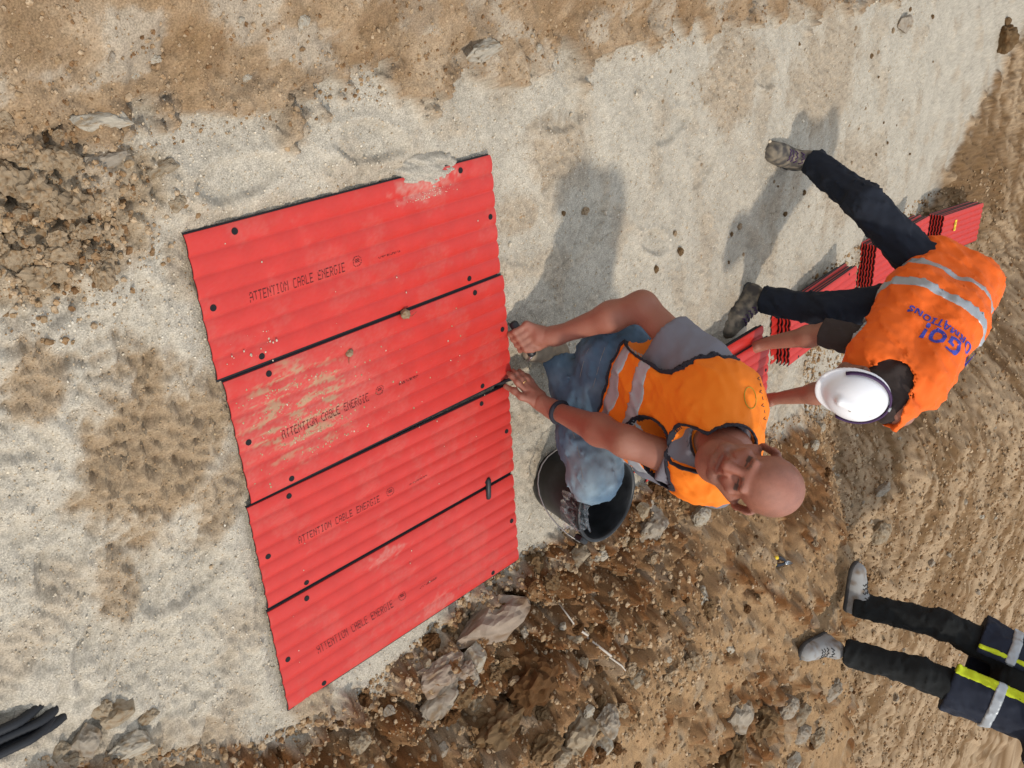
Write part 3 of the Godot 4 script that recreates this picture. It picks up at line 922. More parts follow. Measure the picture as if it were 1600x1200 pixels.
# ---------------------------------------------------------------- bucket
func bucket() -> void:
	mat("bucket_black", Color(0.022, 0.023, 0.025), 0.42)
	var dusty := noise_tex(0.01, 5, 0.35, 1.0, 51)
	surface("bucket_black", 2.0, dusty, null)
	mats.bucket_black.albedo_color = Color(0.032, 0.034, 0.037).linear_to_srgb()
	mat("wire", Color(0.28, 0.26, 0.25), 0.55, 0.8)
	var c := Vector3(1.765, 0.0, -2.085)
	c.y = ground_y(c.x, c.z) - 0.008
	var o := thing("bucket", c)
	tag(o, "black rubber builder's bucket standing by the crouching man's knee", "bucket")
	put(lathe([Vector2(0.0, 0.004), Vector2(0.100, 0.004), Vector2(0.112, 0.010), Vector2(0.120, 0.030), Vector2(0.150, 0.250), Vector2(0.151, 0.258), Vector2(0.160, 0.262), Vector2(0.162, 0.270), Vector2(0.158, 0.276), Vector2(0.150, 0.276), Vector2(0.146, 0.270), Vector2(0.144, 0.250), Vector2(0.115, 0.034), Vector2(0.100, 0.016), Vector2(0.0, 0.016)], 48), "shell", mats.bucket_black, o)
	for s in [-1.0, 1.0]:
		var lug := put(rounded_box(Vector3(0.046, 0.040, 0.024), 0.006), "lug", mats.bucket_black, o)
		lug.rotation.y = 0.75
		lug.position = Vector3(cos(-0.75 + 1.5708) * 0.166 * s, 0.248, sin(-0.75 + 1.5708) * 0.166 * s)
	# wire bail hanging down on the near side
	var d := Vector3(cos(-0.75 + 1.5708), 0, sin(-0.75 + 1.5708))
	var e := Vector3(-d.z, 0, d.x)
	if e.z < 0.0: e = -e
	var path := []
	for i in 17:
		var a := PI * i / 16.0
		path.append(d * cos(a) * 0.178 + e * sin(a) * 0.19 + Vector3(0, 0.250 - sin(a) * 0.17, 0))
	put(tube(path, [0.0025], 6), "bail", mats.wire, o)
	# clear film crumpled over the rim
	var film := StandardMaterial3D.new()
	film.transparency = BaseMaterial3D.TRANSPARENCY_ALPHA
	film.albedo_color = Color(0.92, 0.95, 0.97, 0.10)
	film.roughness = 0.08
	mats["film"] = film
	var v := PackedVector3Array()
	var idx := PackedInt32Array()
	var n := 18
	for j in n:
		for i in n:
			var a := 1.15 + 0.95 * i / (n - 1.0)
			var t := float(j) / (n - 1)
			var w := n_mid.get_noise_2d(i * 0.11, j * 0.13) * 0.045 + n_fine.get_noise_2d(i * 0.03, j * 0.04) * 0.02
			var r := lerpf(0.170, 0.105, t) + w * 0.7
			var y := 0.20 + 0.10 * sin(t * PI * 0.75) - t * 0.02 + w * 0.8
			v.append(Vector3(cos(a + w) * r, y, sin(a + w) * r))
	for j in n - 1:
		for i in n - 1:
			var q := j * n + i
			idx.append_array([q, q + 1, q + n, q + 1, q + n + 1, q + n])
	var fl := put(mesh_of(v, idx, false), "plastic_bag", film)
	fl.position = c
	tag(fl, "crumpled clear plastic bag hanging over the black bucket's rim", "plastic bag")

# ---------------------------------------------------------------- cables coming out of the sand
func cables() -> void:
	var words := ["black ribbed cable duct, innermost beside the sand", "black cable duct in the middle of the bundle", "black cable duct of the bundle, nearest the rubble stones", "black cable duct lying on top of the bundle"]
	var spec := [[1.560, 0.012, -0.31, 0.0125], [1.592, 0.013, -0.345, 0.0125], [1.626, 0.012, -0.36, 0.0125], [1.608, 0.034, -0.32, 0.0115]]
	for k in 4:
		var s: Array = spec[k]
		var path := []
		var rad := []
		for i in 121:
			var t := i / 120.0
			var z: float = s[2] - 0.06 + t * 0.75
			var g := 0.006
			path.append(Vector3(s[0] - 0.10 * t + 0.003 * sin(t * 4.0 + k * 2.0), lerpf(g - 0.11, g + float(s[1]), smoothstep(-0.05, 0.24, t)), z))
			rad.append(float(s[3]) * (1.0 if i % 2 == 0 else 0.94))
		var o := put(tube(path, rad, 14), "cable_duct", mats.cable_black)
		tag(o, words[k], "cable", "black cable ducts leaving the sand")

# ---------------------------------------------------------------- small things
func small_things() -> void:
	# pliers stuck in the soil
	mat("grip_yellow", Color(0.72, 0.50, 0.03), 0.5)
	mat("grip_black", Color(0.02, 0.02, 0.025), 0.5)
	mat("tool_steel", Color(0.30, 0.32, 0.34), 0.35, 0.9)
	var at := Vector3(2.963, 0.0, -3.631)
	at.y = ground_y(at.x, at.z) + 0.014
	var p := thing("pliers", at, -0.55)
	p.rotation.x = 0.12
	tag(p, "pliers with yellow and black grips lying on the bank soil", "pliers")
	for s in [-1.0, 1.0]:
		put(tube([Vector3(0.0, 0, -0.012), Vector3(0.012 * s, 0, 0.02), Vector3(0.022 * s, 0, 0.07), Vector3(0.018 * s, 0, 0.105)], [0.006, 0.008, 0.0095, 0.007], 10), "grip", mats.grip_black, p)
		put(tube([Vector3(0.0185 * s, 0.001, 0.098), Vector3(0.016 * s, 0.001, 0.125)], [0.0105, 0.0095], 10), "grip_end", mats.grip_yellow, p)
		put(tube([Vector3(0.004 * s, 0, 0.0), Vector3(0.006 * s, 0, -0.03), Vector3(0.002 * s, 0, -0.075)], [0.008, 0.007, 0.002], 10), "jaw", mats.tool_steel, p)
	put(lathe([Vector2(0, 0.008), Vector2(0.007, 0.007), Vector2(0.008, 0.0)], 12), "rivet", mats.tool_steel, p)
	# white root
	mat("root_white", Color(0.50, 0.44, 0.37), 0.9)
	var path := []
	var rad := []
	for i in 19:
		var t := i / 18.0
		var x := lerpf(2.30, 2.62, t) + 0.03 * sin(t * 7.0)
		var z := lerpf(-2.02, -2.16, t) + 0.02 * sin(t * 11.0)
		path.append(Vector3(x, ground_y(x, z) + 0.010, z))
		rad.append(0.0022 + 0.0028 * absf(sin(t * 6.0)))
	var r := put(tube(path, rad, 7), "root", mats.root_white)
	tag(r, "thin white root running over the brown spoil", "root")
	# sand spilled over the clay-side edge of the first mat
	var v := PackedVector3Array()
	var c := PackedColorArray()
	var idx := PackedInt32Array()
	var n := 34
	for j in n:
		for i in n:
			var u := i / (n - 1.0) * 2.0 - 1.0
			var w := j / (n - 1.0) * 2.0 - 1.0
			var d := Vector2(u, w).length() + 0.30 * n_mid.get_noise_2d(u * 0.35, w * 0.35 + 5.0) + 0.14 * n_fine.get_noise_2d(u * 0.1, w * 0.1)
			var x := 0.512 + u * 0.062
			var z := -1.615 + w * 0.13
			v.append(Vector3(x, 0.036 * (1.0 - d * d) - 0.004 + n_grit.get_noise_2d(x, z) * 0.0018, z))
			var g := 1.0 + 0.2 * n_grit.get_noise_2d(x, z)
			c.append(Color(0.56 * g, 0.495 * g, 0.40 * g))
	for j in n - 1:
		for i in n - 1:
			var q := j * n + i
			idx.append_array([q, q + n, q + 1, q + 1, q + n, q + n + 1])
	var sp := put(mesh_of(v, idx, true, c), "spilled_sand", mats.ground)
	tag(sp, "small tongue of pale sand spilled onto the first mat's edge", "sand", "", "stuff")
	# grit and soil scattered over the mats
	var mm := MultiMesh.new()
	mm.transform_format = MultiMesh.TRANSFORM_3D
	mm.use_colors = true
	mm.mesh = rock_mesh(930, 1, 3, 0.5)
	var spots := []
	for k in 1100:
		var q := rng.randf()
		if q < 0.70:
			var band := rng.randi() % 5
			spots.append([0.985 + band * 0.052 + rng.randfn() * 0.007, -1.06 + rng.randfn() * 0.075 - 0.02 * band, 0.0008 + 0.0024 * pow(rng.randf(), 3.0), 1])
		elif q < 0.82: spots.append([rng.randf_range(0.93, 1.26), rng.randf_range(-1.7, -0.9), 0.0008 + 0.0026 * pow(rng.randf(), 4.0), 1])
		elif q < 0.86: spots.append([rng.randf_range(0.80, 0.88), rng.randf_range(-1.05, -0.90), 0.0006 + 0.003 * pow(rng.randf(), 4.0), 0])
		elif q < 0.96: spots.append([0.57 + rng.randf() * 0.02, -1.62 + rng.randfn() * 0.05, 0.0006 + 0.001 * rng.randf(), 0])
		else: spots.append([rng.randf_range(0.55, 1.95), rng.randf_range(-1.8, -0.9), 0.0008 + 0.0014 * rng.randf(), 0])
	mm.instance_count = spots.size()
	for i in spots.size():
		var s: Array = spots[i]
		var rr: float = s[2]
		var m0: float = [0.520, 0.909, 1.283, 1.629][clampi(int((s[0] - 0.520) / 0.371), 0, 3)]
		var y := 0.0045 + wave(clampf(s[0] - m0, 0.001, 0.364))
		mm.set_instance_transform(i, Transform3D(Basis.from_euler(Vector3(rng.randf() * TAU, rng.randf() * TAU, 0)).scaled(Vector3(rr * 1.3, rr * 0.7, rr)), Vector3(s[0], y, s[1])))
		mm.set_instance_color(i, (Color(0.40, 0.30, 0.18) if s[3] == 1 and rng.randf() < 0.9 else Color(0.55, 0.47, 0.37)) * rng.randf_range(0.8, 1.2))
	var o := MultiMeshInstance3D.new()
	o.multimesh = mm
	o.name = "mat_dirt"
	o.material_override = mats.gravel
	add_child(o)
	tag(o, "soil crumbs and sand grains scattered over the red mats", "dirt", "", "stuff")
	# two clods with root hairs on the mats
	for a in [[Vector3(0.904, 0.026, -1.468), 0.0135, "soil clod with a root hair lying on the mats' seam"], [Vector3(0.957, 0.021, -1.262), 0.011, "soil clod with a root hair lying on the soil-spattered mat"]]:
		var k := thing("soil_clod", a[0])
		tag(k, a[2], "clod")
		var q := put(rock_mesh(940 + int(a[1] * 1000), 2, 2, 0.5, 0.18), "lump", mats.clod_tan, k)
		q.scale = Vector3.ONE * float(a[1])
		put(tube([Vector3.ZERO, Vector3(0.012, 0.004, -0.02), Vector3(0.006, -0.002, -0.045)] if a[1] > 0.012 else [Vector3.ZERO, Vector3(0.02, 0.003, 0.008), Vector3(0.042, -0.003, 0.006)], [0.0012, 0.0009, 0.0005], 5), "root_hair", mats.clod_brown, k)

# ---------------------------------------------------------------- bodies: smooth union of tapered limbs, meshed as surface nets
var pa := PackedVector3Array()
var pb := PackedVector3Array()
var pinv := PackedFloat32Array()
var pr := PackedFloat32Array()
var pd := PackedFloat32Array()
var pell := []
var blend := 0.03
var bound_lo := Vector3.ZERO
var bound_hi := Vector3.ZERO

func limbs_begin(k: float) -> void:
	pa = PackedVector3Array(); pb = PackedVector3Array()
	pinv = PackedFloat32Array(); pr = PackedFloat32Array(); pd = PackedFloat32Array()
	pell = []
	blend = k
	bound_lo = Vector3(1e9, 1e9, 1e9)
	bound_hi = -bound_lo

func limb(a: Vector3, b: Vector3, ra: float, rb: float) -> void:
	pa.append(a); pb.append(b - a)
	pinv.append(1.0 / maxf((b - a).length_squared(), 1e-9))
	pr.append(ra); pd.append(rb - ra)
	pell.append(null)
	var m := Vector3.ONE * (maxf(ra, rb) + 0.03)
	bound_lo = bound_lo.min(a.min(b) - m)
	bound_hi = bound_hi.max(a.max(b) + m)

func blob(c: Vector3, basis: Basis, radii: Vector3) -> void:
	# ellipsoid with its own axes
	pa.append(c); pb.append(radii); pinv.append(0.0); pr.append(0.0); pd.append(0.0)
	pell.append(basis.inverse())
	var m := Vector3.ONE * (maxf(radii.x, maxf(radii.y, radii.z)) + 0.03)
	bound_lo = bound_lo.min(c - m)
	bound_hi = bound_hi.max(c + m)

func part_dist(i: int, p: Vector3) -> float:
	if pell[i] != null:
		var q: Vector3 = (pell[i] as Basis) * (p - pa[i])
		var r := pb[i]
		var k0 := (q / r).length()
		var k1 := (q / (r * r)).length()
		return k0 * (k0 - 1.0) / maxf(k1, 1e-6)
	var v := p - pa[i]
	var h := clampf(v.dot(pb[i]) * pinv[i], 0.0, 1.0)
	return (v - pb[i] * h).length() - pr[i] - pd[i] * h

func field(p: Vector3, active: PackedInt32Array) -> float:
	var d := 1e6
	var first := true
	for i in active:
		var e := part_dist(i, p)
		if first:
			d = e
			first = false
		else:
			var h := maxf(blend - absf(d - e), 0.0)
			d = minf(d, e) - h * h * 0.25 / blend
	return d

func all_parts() -> PackedInt32Array:
	var a := PackedInt32Array()
	for i in pa.size(): a.append(i)
	return a

# extra(p, d) cuts or folds the surface; tint(p) colours a vertex
func nets(cell: float, extra = null, tint = null, slack := 0.02) -> ArrayMesh:
	var B := 6
	var lo := bound_lo
	var dims := ((bound_hi - bound_lo) / cell).ceil() + Vector3(2, 2, 2)
	var bx := int(ceil(dims.x / B)); var by := int(ceil(dims.y / B)); var bz := int(ceil(dims.z / B))
	var nx := bx * B; var ny := by * B; var nz := bz * B
	var val := PackedFloat32Array()
	val.resize(nx * ny * nz)
	val.fill(1.0)
	var everything := all_parts()
	var R := B * cell * 0.5 * 1.7321 + cell
	var live := []
	for k in bz:
		for j in by:
			for i in bx:
				var c := lo + Vector3(i * B + (B - 1) * 0.5, j * B + (B - 1) * 0.5, k * B + (B - 1) * 0.5) * cell
				var m := 1e6
				var ds := PackedFloat32Array()
				for q in everything:
					var e := part_dist(q, c)
					ds.append(e)
					m = minf(m, e)
				if m > R + slack + blend: continue
				var act := PackedInt32Array()
				for q in everything:
					if ds[q] < m + 2.0 * R + blend: act.append(q)
				var dc := field(c, act)
				if extra != null: dc = extra.call(c, dc)
				if absf(dc) > R + slack:
					if dc < 0.0:
						for z in B:
							for y in B:
								var o := ((k * B + z) * ny + j * B + y) * nx + i * B
								for x in B: val[o + x] = -1.0
					continue
				live.append(Vector3i(i, j, k))
				for z in B:
					for y in B:
						var o := ((k * B + z) * ny + j * B + y) * nx + i * B
						for x in B:
							var p := lo + Vector3(i * B + x, j * B + y, k * B + z) * cell
							var d := field(p, act)
							if extra != null: d = extra.call(p, d)
							val[o + x] = d
	var vid := {}
	var verts := PackedVector3Array()
	var cols := PackedColorArray()
	var idx := PackedInt32Array()
	var off := [0, 1, nx, nx + 1, nx * ny, nx * ny + 1, nx * ny + nx, nx * ny + nx + 1]
	var edges := [[0, 1], [2, 3], [4, 5], [6, 7], [0, 2], [1, 3], [4, 6], [5, 7], [0, 4], [1, 5], [2, 6], [3, 7]]
	# cells of live blocks and of the blocks just before them
	var done := {}
	for b in live:
		for dz in [-1, 0]:
			for dy in [-1, 0]:
				for dx in [-1, 0]:
					var bb := Vector3i(b.x + dx, b.y + dy, b.z + dz)
					if bb.x < 0 or bb.y < 0 or bb.z < 0 or done.has(bb): continue
					done[bb] = true
					for z in B:
						var gz: int = bb.z * B + z
						if gz >= nz - 1: continue
						for y in B:
							var gy: int = bb.y * B + y
							if gy >= ny - 1: continue
							for x in B:
								var gx: int = bb.x * B + x
								if gx >= nx - 1: continue
								var o := (gz * ny + gy) * nx + gx
								var neg := 0
								for q in 8:
									if val[o + off[q]] < 0.0: neg += 1
								if neg == 0 or neg == 8: continue
								var s := Vector3.ZERO
								var cnt := 0
								for e in edges:
									var a := val[o + off[e[0]]]
									var c := val[o + off[e[1]]]
									if (a < 0.0) != (c < 0.0):
										var t := a / (a - c)
										var u: int = e[0]
										var w: int = e[1]
										var p0 := Vector3(u & 1, (u >> 1) & 1, u >> 2)
										var p1 := Vector3(w & 1, (w >> 1) & 1, w >> 2)
										s += p0.lerp(p1, t)
										cnt += 1
								var pos := lo + (Vector3(gx, gy, gz) + s / cnt) * cell
								vid[o] = verts.size()
								verts.append(pos)
								if tint != null: cols.append(tint.call(pos))
	for o in vid:
		var a := val[o]
		for ax in 3:
			var st: int = [1, nx, nx * ny][ax]
			var u: int = [nx, nx * ny, 1][ax]
			var w: int = [nx * ny, 1, nx][ax]
			var c := val[o + st]
			if (a < 0.0) == (c < 0.0): continue
			if not (vid.has(o - u) and vid.has(o - w) and vid.has(o - u - w)): continue
			var q := [vid[o], vid[o - u], vid[o - u - w], vid[o - w]]
			if a < 0.0: idx.append_array([q[0], q[2], q[1], q[0], q[3], q[2]])
			else: idx.append_array([q[0], q[1], q[2], q[0], q[2], q[3]])
	return mesh_of(verts, idx, true, cols)

# where a ray meets the current field
func meet(from: Vector3, dir: Vector3, extra = null) -> Vector3:
	var act := all_parts()
	var t := 0.0
	for i in 90:
		var p := from + dir * t
		var d := field(p, act)
		if extra != null: d = extra.call(p, d)
		if d < 0.0004: return p
		t += maxf(d * 0.7, 0.0005)
		if t > 1.5: break
	return Vector3.INF

func slab(p: Vector3, o: Vector3, n: Vector3, half: float) -> float:
	return absf((p - o).dot(n)) - half

func to_line(p: Vector3, a: Vector3, b: Vector3) -> float:
	var ab := b - a
	var h := clampf((p - a).dot(ab) / ab.length_squared(), 0.0, 1.0)
	return (p - a - ab * h).length()

func cloth_fold(p: Vector3, freq: float, amp: float) -> float:
	return (absf(n_mid.get_noise_3dv(p * freq)) - 0.25) * amp

# thin raised creases drawn out along one direction
func crease(p: Vector3, along: Vector3, freq: float, amp: float) -> float:
	var q := p - along * p.dot(along) * 0.72
	return -amp * pow(1.0 - absf(n_wet.get_noise_3dv(q * freq)), 7.0)

# finger: chain of joints
func finger(j: Array, r: float) -> void:
	for i in j.size() - 1:
		limb(j[i], j[i + 1], r * (1.0 - 0.08 * i), r * (1.0 - 0.08 * (i + 1)))

func head_mesh(at: Vector3, up: Vector3, front: Vector3, hair: Color, skin: Color, cell: float, bald: bool) -> ArrayMesh:
	# local frame: x towards the person's left, y up, z to the front; eyes at y = 0
	front = (front - up * front.dot(up)).normalized()
	var left := up.cross(front).normalized()
	limbs_begin(0.022)
	var I := Basis()
	blob(Vector3(0, 0.032, -0.018), I, Vector3(0.075, 0.083, 0.096))
	blob(Vector3(0, -0.045, 0.022), I, Vector3(0.060, 0.072, 0.066))
	limb(Vector3(-0.030, -0.088, 0.055), Vector3(0.030, -0.088, 0.055), 0.026, 0.026)
	limb(Vector3(0, -0.100, 0.066), Vector3(0, -0.096, 0.070), 0.019, 0.019)
	limb(Vector3(-0.058, -0.050, 0.0), Vector3(-0.028, -0.088, 0.050), 0.022, 0.022)
	limb(Vector3(0.058, -0.050, 0.0), Vector3(0.028, -0.088, 0.050), 0.022, 0.022)
	limb(Vector3(-0.034, 0.016, 0.073), Vector3(0.034, 0.016, 0.073), 0.013, 0.013)
	limb(Vector3(0.045, -0.026, 0.058), Vector3(0.030, -0.040, 0.066), 0.018, 0.014)
	limb(Vector3(-0.045, -0.026, 0.058), Vector3(-0.030, -0.040, 0.066), 0.018, 0.014)
	blend = 0.012
	limb(Vector3(0, 0.006, 0.078), Vector3(0, -0.034, 0.104), 0.0095, 0.0135)
	limb(Vector3(-0.016, -0.038, 0.086), Vector3(0.016, -0.038, 0.086), 0.0105, 0.0105)
	limb(Vector3(-0.019, -0.062, 0.078), Vector3(0.019, -0.062, 0.078), 0.0075, 0.0075)
	limb(Vector3(-0.016, -0.072, 0.077), Vector3(0.016, -0.072, 0.077), 0.0085, 0.0085)
	for s in [-1.0, 1.0]:
		blob(Vector3(s * 0.032, -0.003, 0.064), I, Vector3(0.015, 0.011, 0.013))
		blob(Vector3(s * 0.083, -0.012, -0.012), Basis(Vector3.UP, s * 0.35), Vector3(0.008, 0.034, 0.022))
	limb(Vector3(0, -0.06, -0.03), Vector3(0, -0.17, -0.045), 0.058, 0.062)
	var cut := func(p: Vector3, d: float) -> float:
		# eye slits, mouth line, ear hollows
		for s in [-1.0, 1.0]:
			d = d + 0.007 * exp(-pow((p - Vector3(s * 0.031, 0.003, 0.078)).length() / 0.013, 2.0))
			d = d + 0.0045 * exp(-pow(to_line(p, Vector3(s * 0.024, -0.036, 0.085), Vector3(s * 0.036, -0.070, 0.072)) / 0.005, 2.0))
			d = d + 0.003 * exp(-pow(to_line(p, Vector3(s * 0.050, -0.004, 0.070), Vector3(s * 0.064, -0.012, 0.055)) / 0.003, 2.0))
			var e := to_line(p, Vector3(s * 0.019, -0.004, 0.081), Vector3(s * 0.045, -0.003, 0.073)) - 0.0042
			d = maxf(d, -e)
			d = maxf(d, -((p - Vector3(s * 0.096, -0.010, -0.006)).length() - 0.013))
		d = maxf(d, -(to_line(p, Vector3(-0.021, -0.0670, 0.088), Vector3(0.021, -0.0670, 0.088)) - 0.0035))
		# frown lines
		for s in [-1.0, 1.0]: d = maxf(d, -(to_line(p, Vector3(s * 0.006, 0.012, 0.089), Vector3(s * 0.006, 0.032, 0.086)) - 0.0028))
		return d
	var tint := func(p: Vector3) -> Color:
		var n := n_fine.get_noise_3dv(p * 1.3)
		var c := skin * (1.0 + 0.14 * n + 0.10 * n_grit.get_noise_3dv(p * 2.0))
		# blood-red cheeks, nose and brow
		var flush := exp(-pow((p - Vector3(0, -0.03, 0.09)).length() / 0.055, 2.0)) * 0.5
		c = c.lerp(Color(skin.r * 1.02, skin.g * 0.78, skin.b * 0.76), flush)
		if to_line(p, Vector3(-0.018, -0.068, 0.083), Vector3(0.018, -0.068, 0.083)) < 0.0115:
			c = Color(skin.r * 0.80, skin.g * 0.55, skin.b * 0.58)
		for s in [-1.0, 1.0]:
			if to_line(p, Vector3(s * 0.020, -0.0035, 0.080), Vector3(s * 0.044, -0.0025, 0.073)) < 0.0062: c = Color(0.06, 0.03, 0.022)
			var brow := to_line(p, Vector3(s * 0.016, 0.013, 0.086), Vector3(s * 0.048, 0.016, 0.070))
			if brow < 0.008 and n_grit.get_noise_3dv(p * 4.0) > -0.25: c = c.lerp(hair, 0.7)
		# beard shadow and cropped hair: a speckle of stubble
		var grain := 0.5 + 0.5 * n_grit.get_noise_3dv(p * 5.0)
		var beard := smoothstep(-0.045, -0.068, p.y) * smoothstep(0.004, 0.03, p.z)
		c = c.lerp(hair, beard * 0.75 * grain)
		var crop := 0.0
		if bald: crop = maxf(smoothstep(0.008, -0.03, p.z - 0.25 * (p.y - 0.03)) * smoothstep(0.105, 0.06, p.y + absf(p.x) * 0.1 - p.z * 0.4), 0.0) * smoothstep(-0.06, -0.02, p.y)
		else: crop = smoothstep(0.02, 0.0, p.z - 0.5 * (0.05 - p.y)) * smoothstep(-0.06, -0.03, p.y)
		c = c.lerp(hair, crop * (0.35 + 0.4 * grain))
		return c
	var m := nets(cell, cut, tint, 0.012)
	return join([[m, Transform3D(Basis(left, up, front) * Basis.from_scale(Vector3(1.02, 0.97, 0.98)), at)]])

# ---------------------------------------------------------------- the crouching man
func kneeling_person() -> void:
	var t0 := Time.get_ticks_msec()
	var skin := Color(0.335, 0.128, 0.082)
	mat("skin", Color(1, 1, 1), 0.42).vertex_color_use_as_albedo = true
	mat("vest_orange", Color(1.0, 0.235, 0.010), 0.75)
	mat("tape_grey", Color(0.33, 0.35, 0.37), 0.4, 0.25)
	mat("shirt_grey", Color(0.20, 0.195, 0.225), 0.95)
	mat("binding_black", Color(0.02, 0.02, 0.028), 0.85)
	mat("denim", Color(1, 1, 1), 0.9).vertex_color_use_as_albedo = true
	mat("boot", Color(1, 1, 1), 0.85).vertex_color_use_as_albedo = true
	var fab := noise_tex(0.25, 2, 0.80, 1.0, 41)
	var fab_n := noise_tex(0.25, 2, 0, 1, 42, true, 3.0)
	mats.skin.metallic_specular = 0.5
	surface("skin", 9.0, noise_tex(0.3, 3, 0.84, 1.0, 43), noise_tex(0.30, 3, 0, 1, 44, true, 4.0), 0.8)
	for k in ["shirt_grey", "denim", "vest_orange"]: surface(k, 8.0, fab, fab_n, 0.5)
	var root := thing("person", Vector3(1.35, 0, -2.05))
	tag(root, "bald man in orange vest and faded jeans crouching at the red mats", "person", "workers in the trench")
	var inv := Transform3D(Basis(), -root.position)
	var sR := Vector3(1.117, 0.663, -2.055)
	var sL := Vector3(1.374, 0.767, -1.925)
	var eR := Vector3(0.983, 0.423, -2.086)
	var wR := Vector3(1.111, 0.155, -1.972)
	var eL := Vector3(1.298, 0.569, -1.815)
	var wL := Vector3(1.337, 0.209, -1.891)
	var pel := Vector3(1.291, 0.293, -2.124)
	var nk := Vector3(1.246, 0.854, -1.895)
	var up := (nk - pel).normalized()
	var lat := (sL - sR - up * (sL - sR).dot(up)).normalized()
	var fwd := lat.cross(up).normalized()
	var kL := Vector3(1.537, 0.363, -1.901)
	var aL := Vector3(1.248, 0.087, -2.064)
	var hipL := pel + lat * 0.10 - up * 0.02
	var hipR := pel - lat * 0.10 - up * 0.02
	var kR := Vector3(1.128, 0.178, -2.146)
	# skin: arms, hands, neck and head in one mesh
	var pieces := []
	var skin_tint := func(p: Vector3) -> Color:
		var n := n_fine.get_noise_3dv(p * 0.6)
		var m := n_mid.get_noise_3dv(p * 2.0)
		return Color(skin.r * (1.0 + 0.08 * n), skin.g * (1.0 + 0.12 * n + 0.08 * m), skin.b * (1.0 + 0.12 * n + 0.08 * m))
	limbs_begin(0.03)
	limb(sR, eR, 0.058, 0.043); limb(eR, eR.lerp(wR, 0.35), 0.045, 0.046); limb(eR.lerp(wR, 0.35), wR, 0.046, 0.028)
	limb(sL, eL, 0.058, 0.043); limb(eL, eL.lerp(wL, 0.35), 0.045, 0.047); limb(eL.lerp(wL, 0.35), wL, 0.047, 0.028)
	limb(nk - up * 0.04, nk + up * 0.03, 0.064, 0.06)
	limb(wR, Vector3(1.116, 0.113, -1.949), 0.028, 0.032)
	limb(wL, Vector3(1.324, 0.158, -1.885), 0.028, 0.031)
	pieces.append([nets(0.008, null, skin_tint), inv])
	# right hand closed round the tool handle
	var h0 := Vector3(1.079, 0.031, -1.904)
	var h1 := Vector3(1.177, 0.086, -1.926)
	var ax := (h1 - h0).normalized()
	var cam_dir := (Vector3(0, 2.0121, 0) - h0).normalized()
	var e1 := (cam_dir - ax * cam_dir.dot(ax)).normalized()
	var e2 := ax.cross(e1)
	if e2.dot(h0 - wR) < 0.0: e2 = -e2
	limbs_begin(0.010)
	limb(wR, wR.lerp(h0.lerp(h1, 0.35), 0.45), 0.028, 0.032)
	for f in 4:
		var c := h0.lerp(h1, 0.16 + 0.19 * f)
		var kn := c - e2 * 0.036 + e1 * 0.024
		limb(wR.lerp(h0.lerp(h1, 0.35), 0.35) + ax * (f - 1.5) * 0.010, kn, 0.019, 0.0125)
		finger([kn, c + e1 * 0.026 + e2 * 0.010, c + e2 * 0.028 - e1 * 0.002, c + e2 * 0.010 - e1 * 0.024], 0.0102 - 0.0005 * absf(f - 1.0))
	finger([wR.lerp(h1, 0.45) + e1 * 0.008, h1 - e2 * 0.030 + e1 * 0.014 - ax * 0.010, h1 - e2 * 0.008 + e1 * 0.022 - ax * 0.016, h1 + e2 * 0.010 + e1 * 0.020 - ax * 0.022], 0.0118)
	pieces.append([nets(0.0036, null, skin_tint, 0.008), inv])
	# left hand: fingers reaching to the seam, thumb below
	limbs_begin(0.010)
	limb(wL, Vector3(1.322, 0.144, -1.881), 0.027, 0.025)
	limb(Vector3(1.313, 0.145, -1.896), Vector3(1.288, 0.092, -1.889), 0.018, 0.013)
	limb(Vector3(1.321, 0.153, -1.891), Vector3(1.290, 0.110, -1.882), 0.020, 0.014)
	limb(Vector3(1.330, 0.159, -1.883), Vector3(1.302, 0.118, -1.866), 0.021, 0.015)
	limb(Vector3(1.310, 0.138, -1.907), Vector3(1.291, 0.104, -1.907), 0.016, 0.012)
	finger([Vector3(1.284, 0.099, -1.866), Vector3(1.261, 0.076, -1.858), Vector3(1.245, 0.050, -1.858), Vector3(1.239, 0.033, -1.860)], 0.0100)
	finger([Vector3(1.281, 0.097, -1.883), Vector3(1.259, 0.072, -1.880), Vector3(1.244, 0.048, -1.881), Vector3(1.238, 0.031, -1.883)], 0.0100)
	finger([Vector3(1.283, 0.099, -1.900), Vector3(1.262, 0.077, -1.899), Vector3(1.250, 0.056, -1.901), Vector3(1.244, 0.040, -1.905)], 0.0095)
	finger([Vector3(1.292, 0.103, -1.914), Vector3(1.275, 0.086, -1.915), Vector3(1.265, 0.067, -1.919), Vector3(1.261, 0.052, -1.922)], 0.0085)
	finger([Vector3(1.314, 0.138, -1.863), Vector3(1.298, 0.107, -1.841), Vector3(1.284, 0.079, -1.838), Vector3(1.275, 0.045, -1.832)], 0.0120)
	pieces.append([nets(0.0036, null, skin_tint, 0.008), inv])
	# head
	var eyes := Vector3(1.173, 1.027, -1.693)
	var h_img := (Vector3(1.292, 1.107, -1.858) - Vector3(1.170, 0.900, -1.722)).normalized()
	var h_cam := (Vector3(0, 2.0121, 0) - eyes).normalized()
	var th := deg_to_rad(42.0)
	var h_up := (h_img * cos(th) + h_cam * sin(th)).normalized()
	var h_front := (h_cam * cos(th) - h_img * sin(th)).normalized()
	var head_at := eyes - h_front * 0.080
	pieces.append([head_mesh(head_at, h_up, h_front, Color(0.13, 0.075, 0.055), skin, 0.0042, true), inv])
	# neck bridge
	limbs_begin(0.03)
	limb(nk - up * 0.04, head_at - h_up * 0.09 - h_front * 0.035, 0.062, 0.056)
	pieces.append([nets(0.009, null, skin_tint), inv])
	put(join(pieces), "body", mats.skin, root)
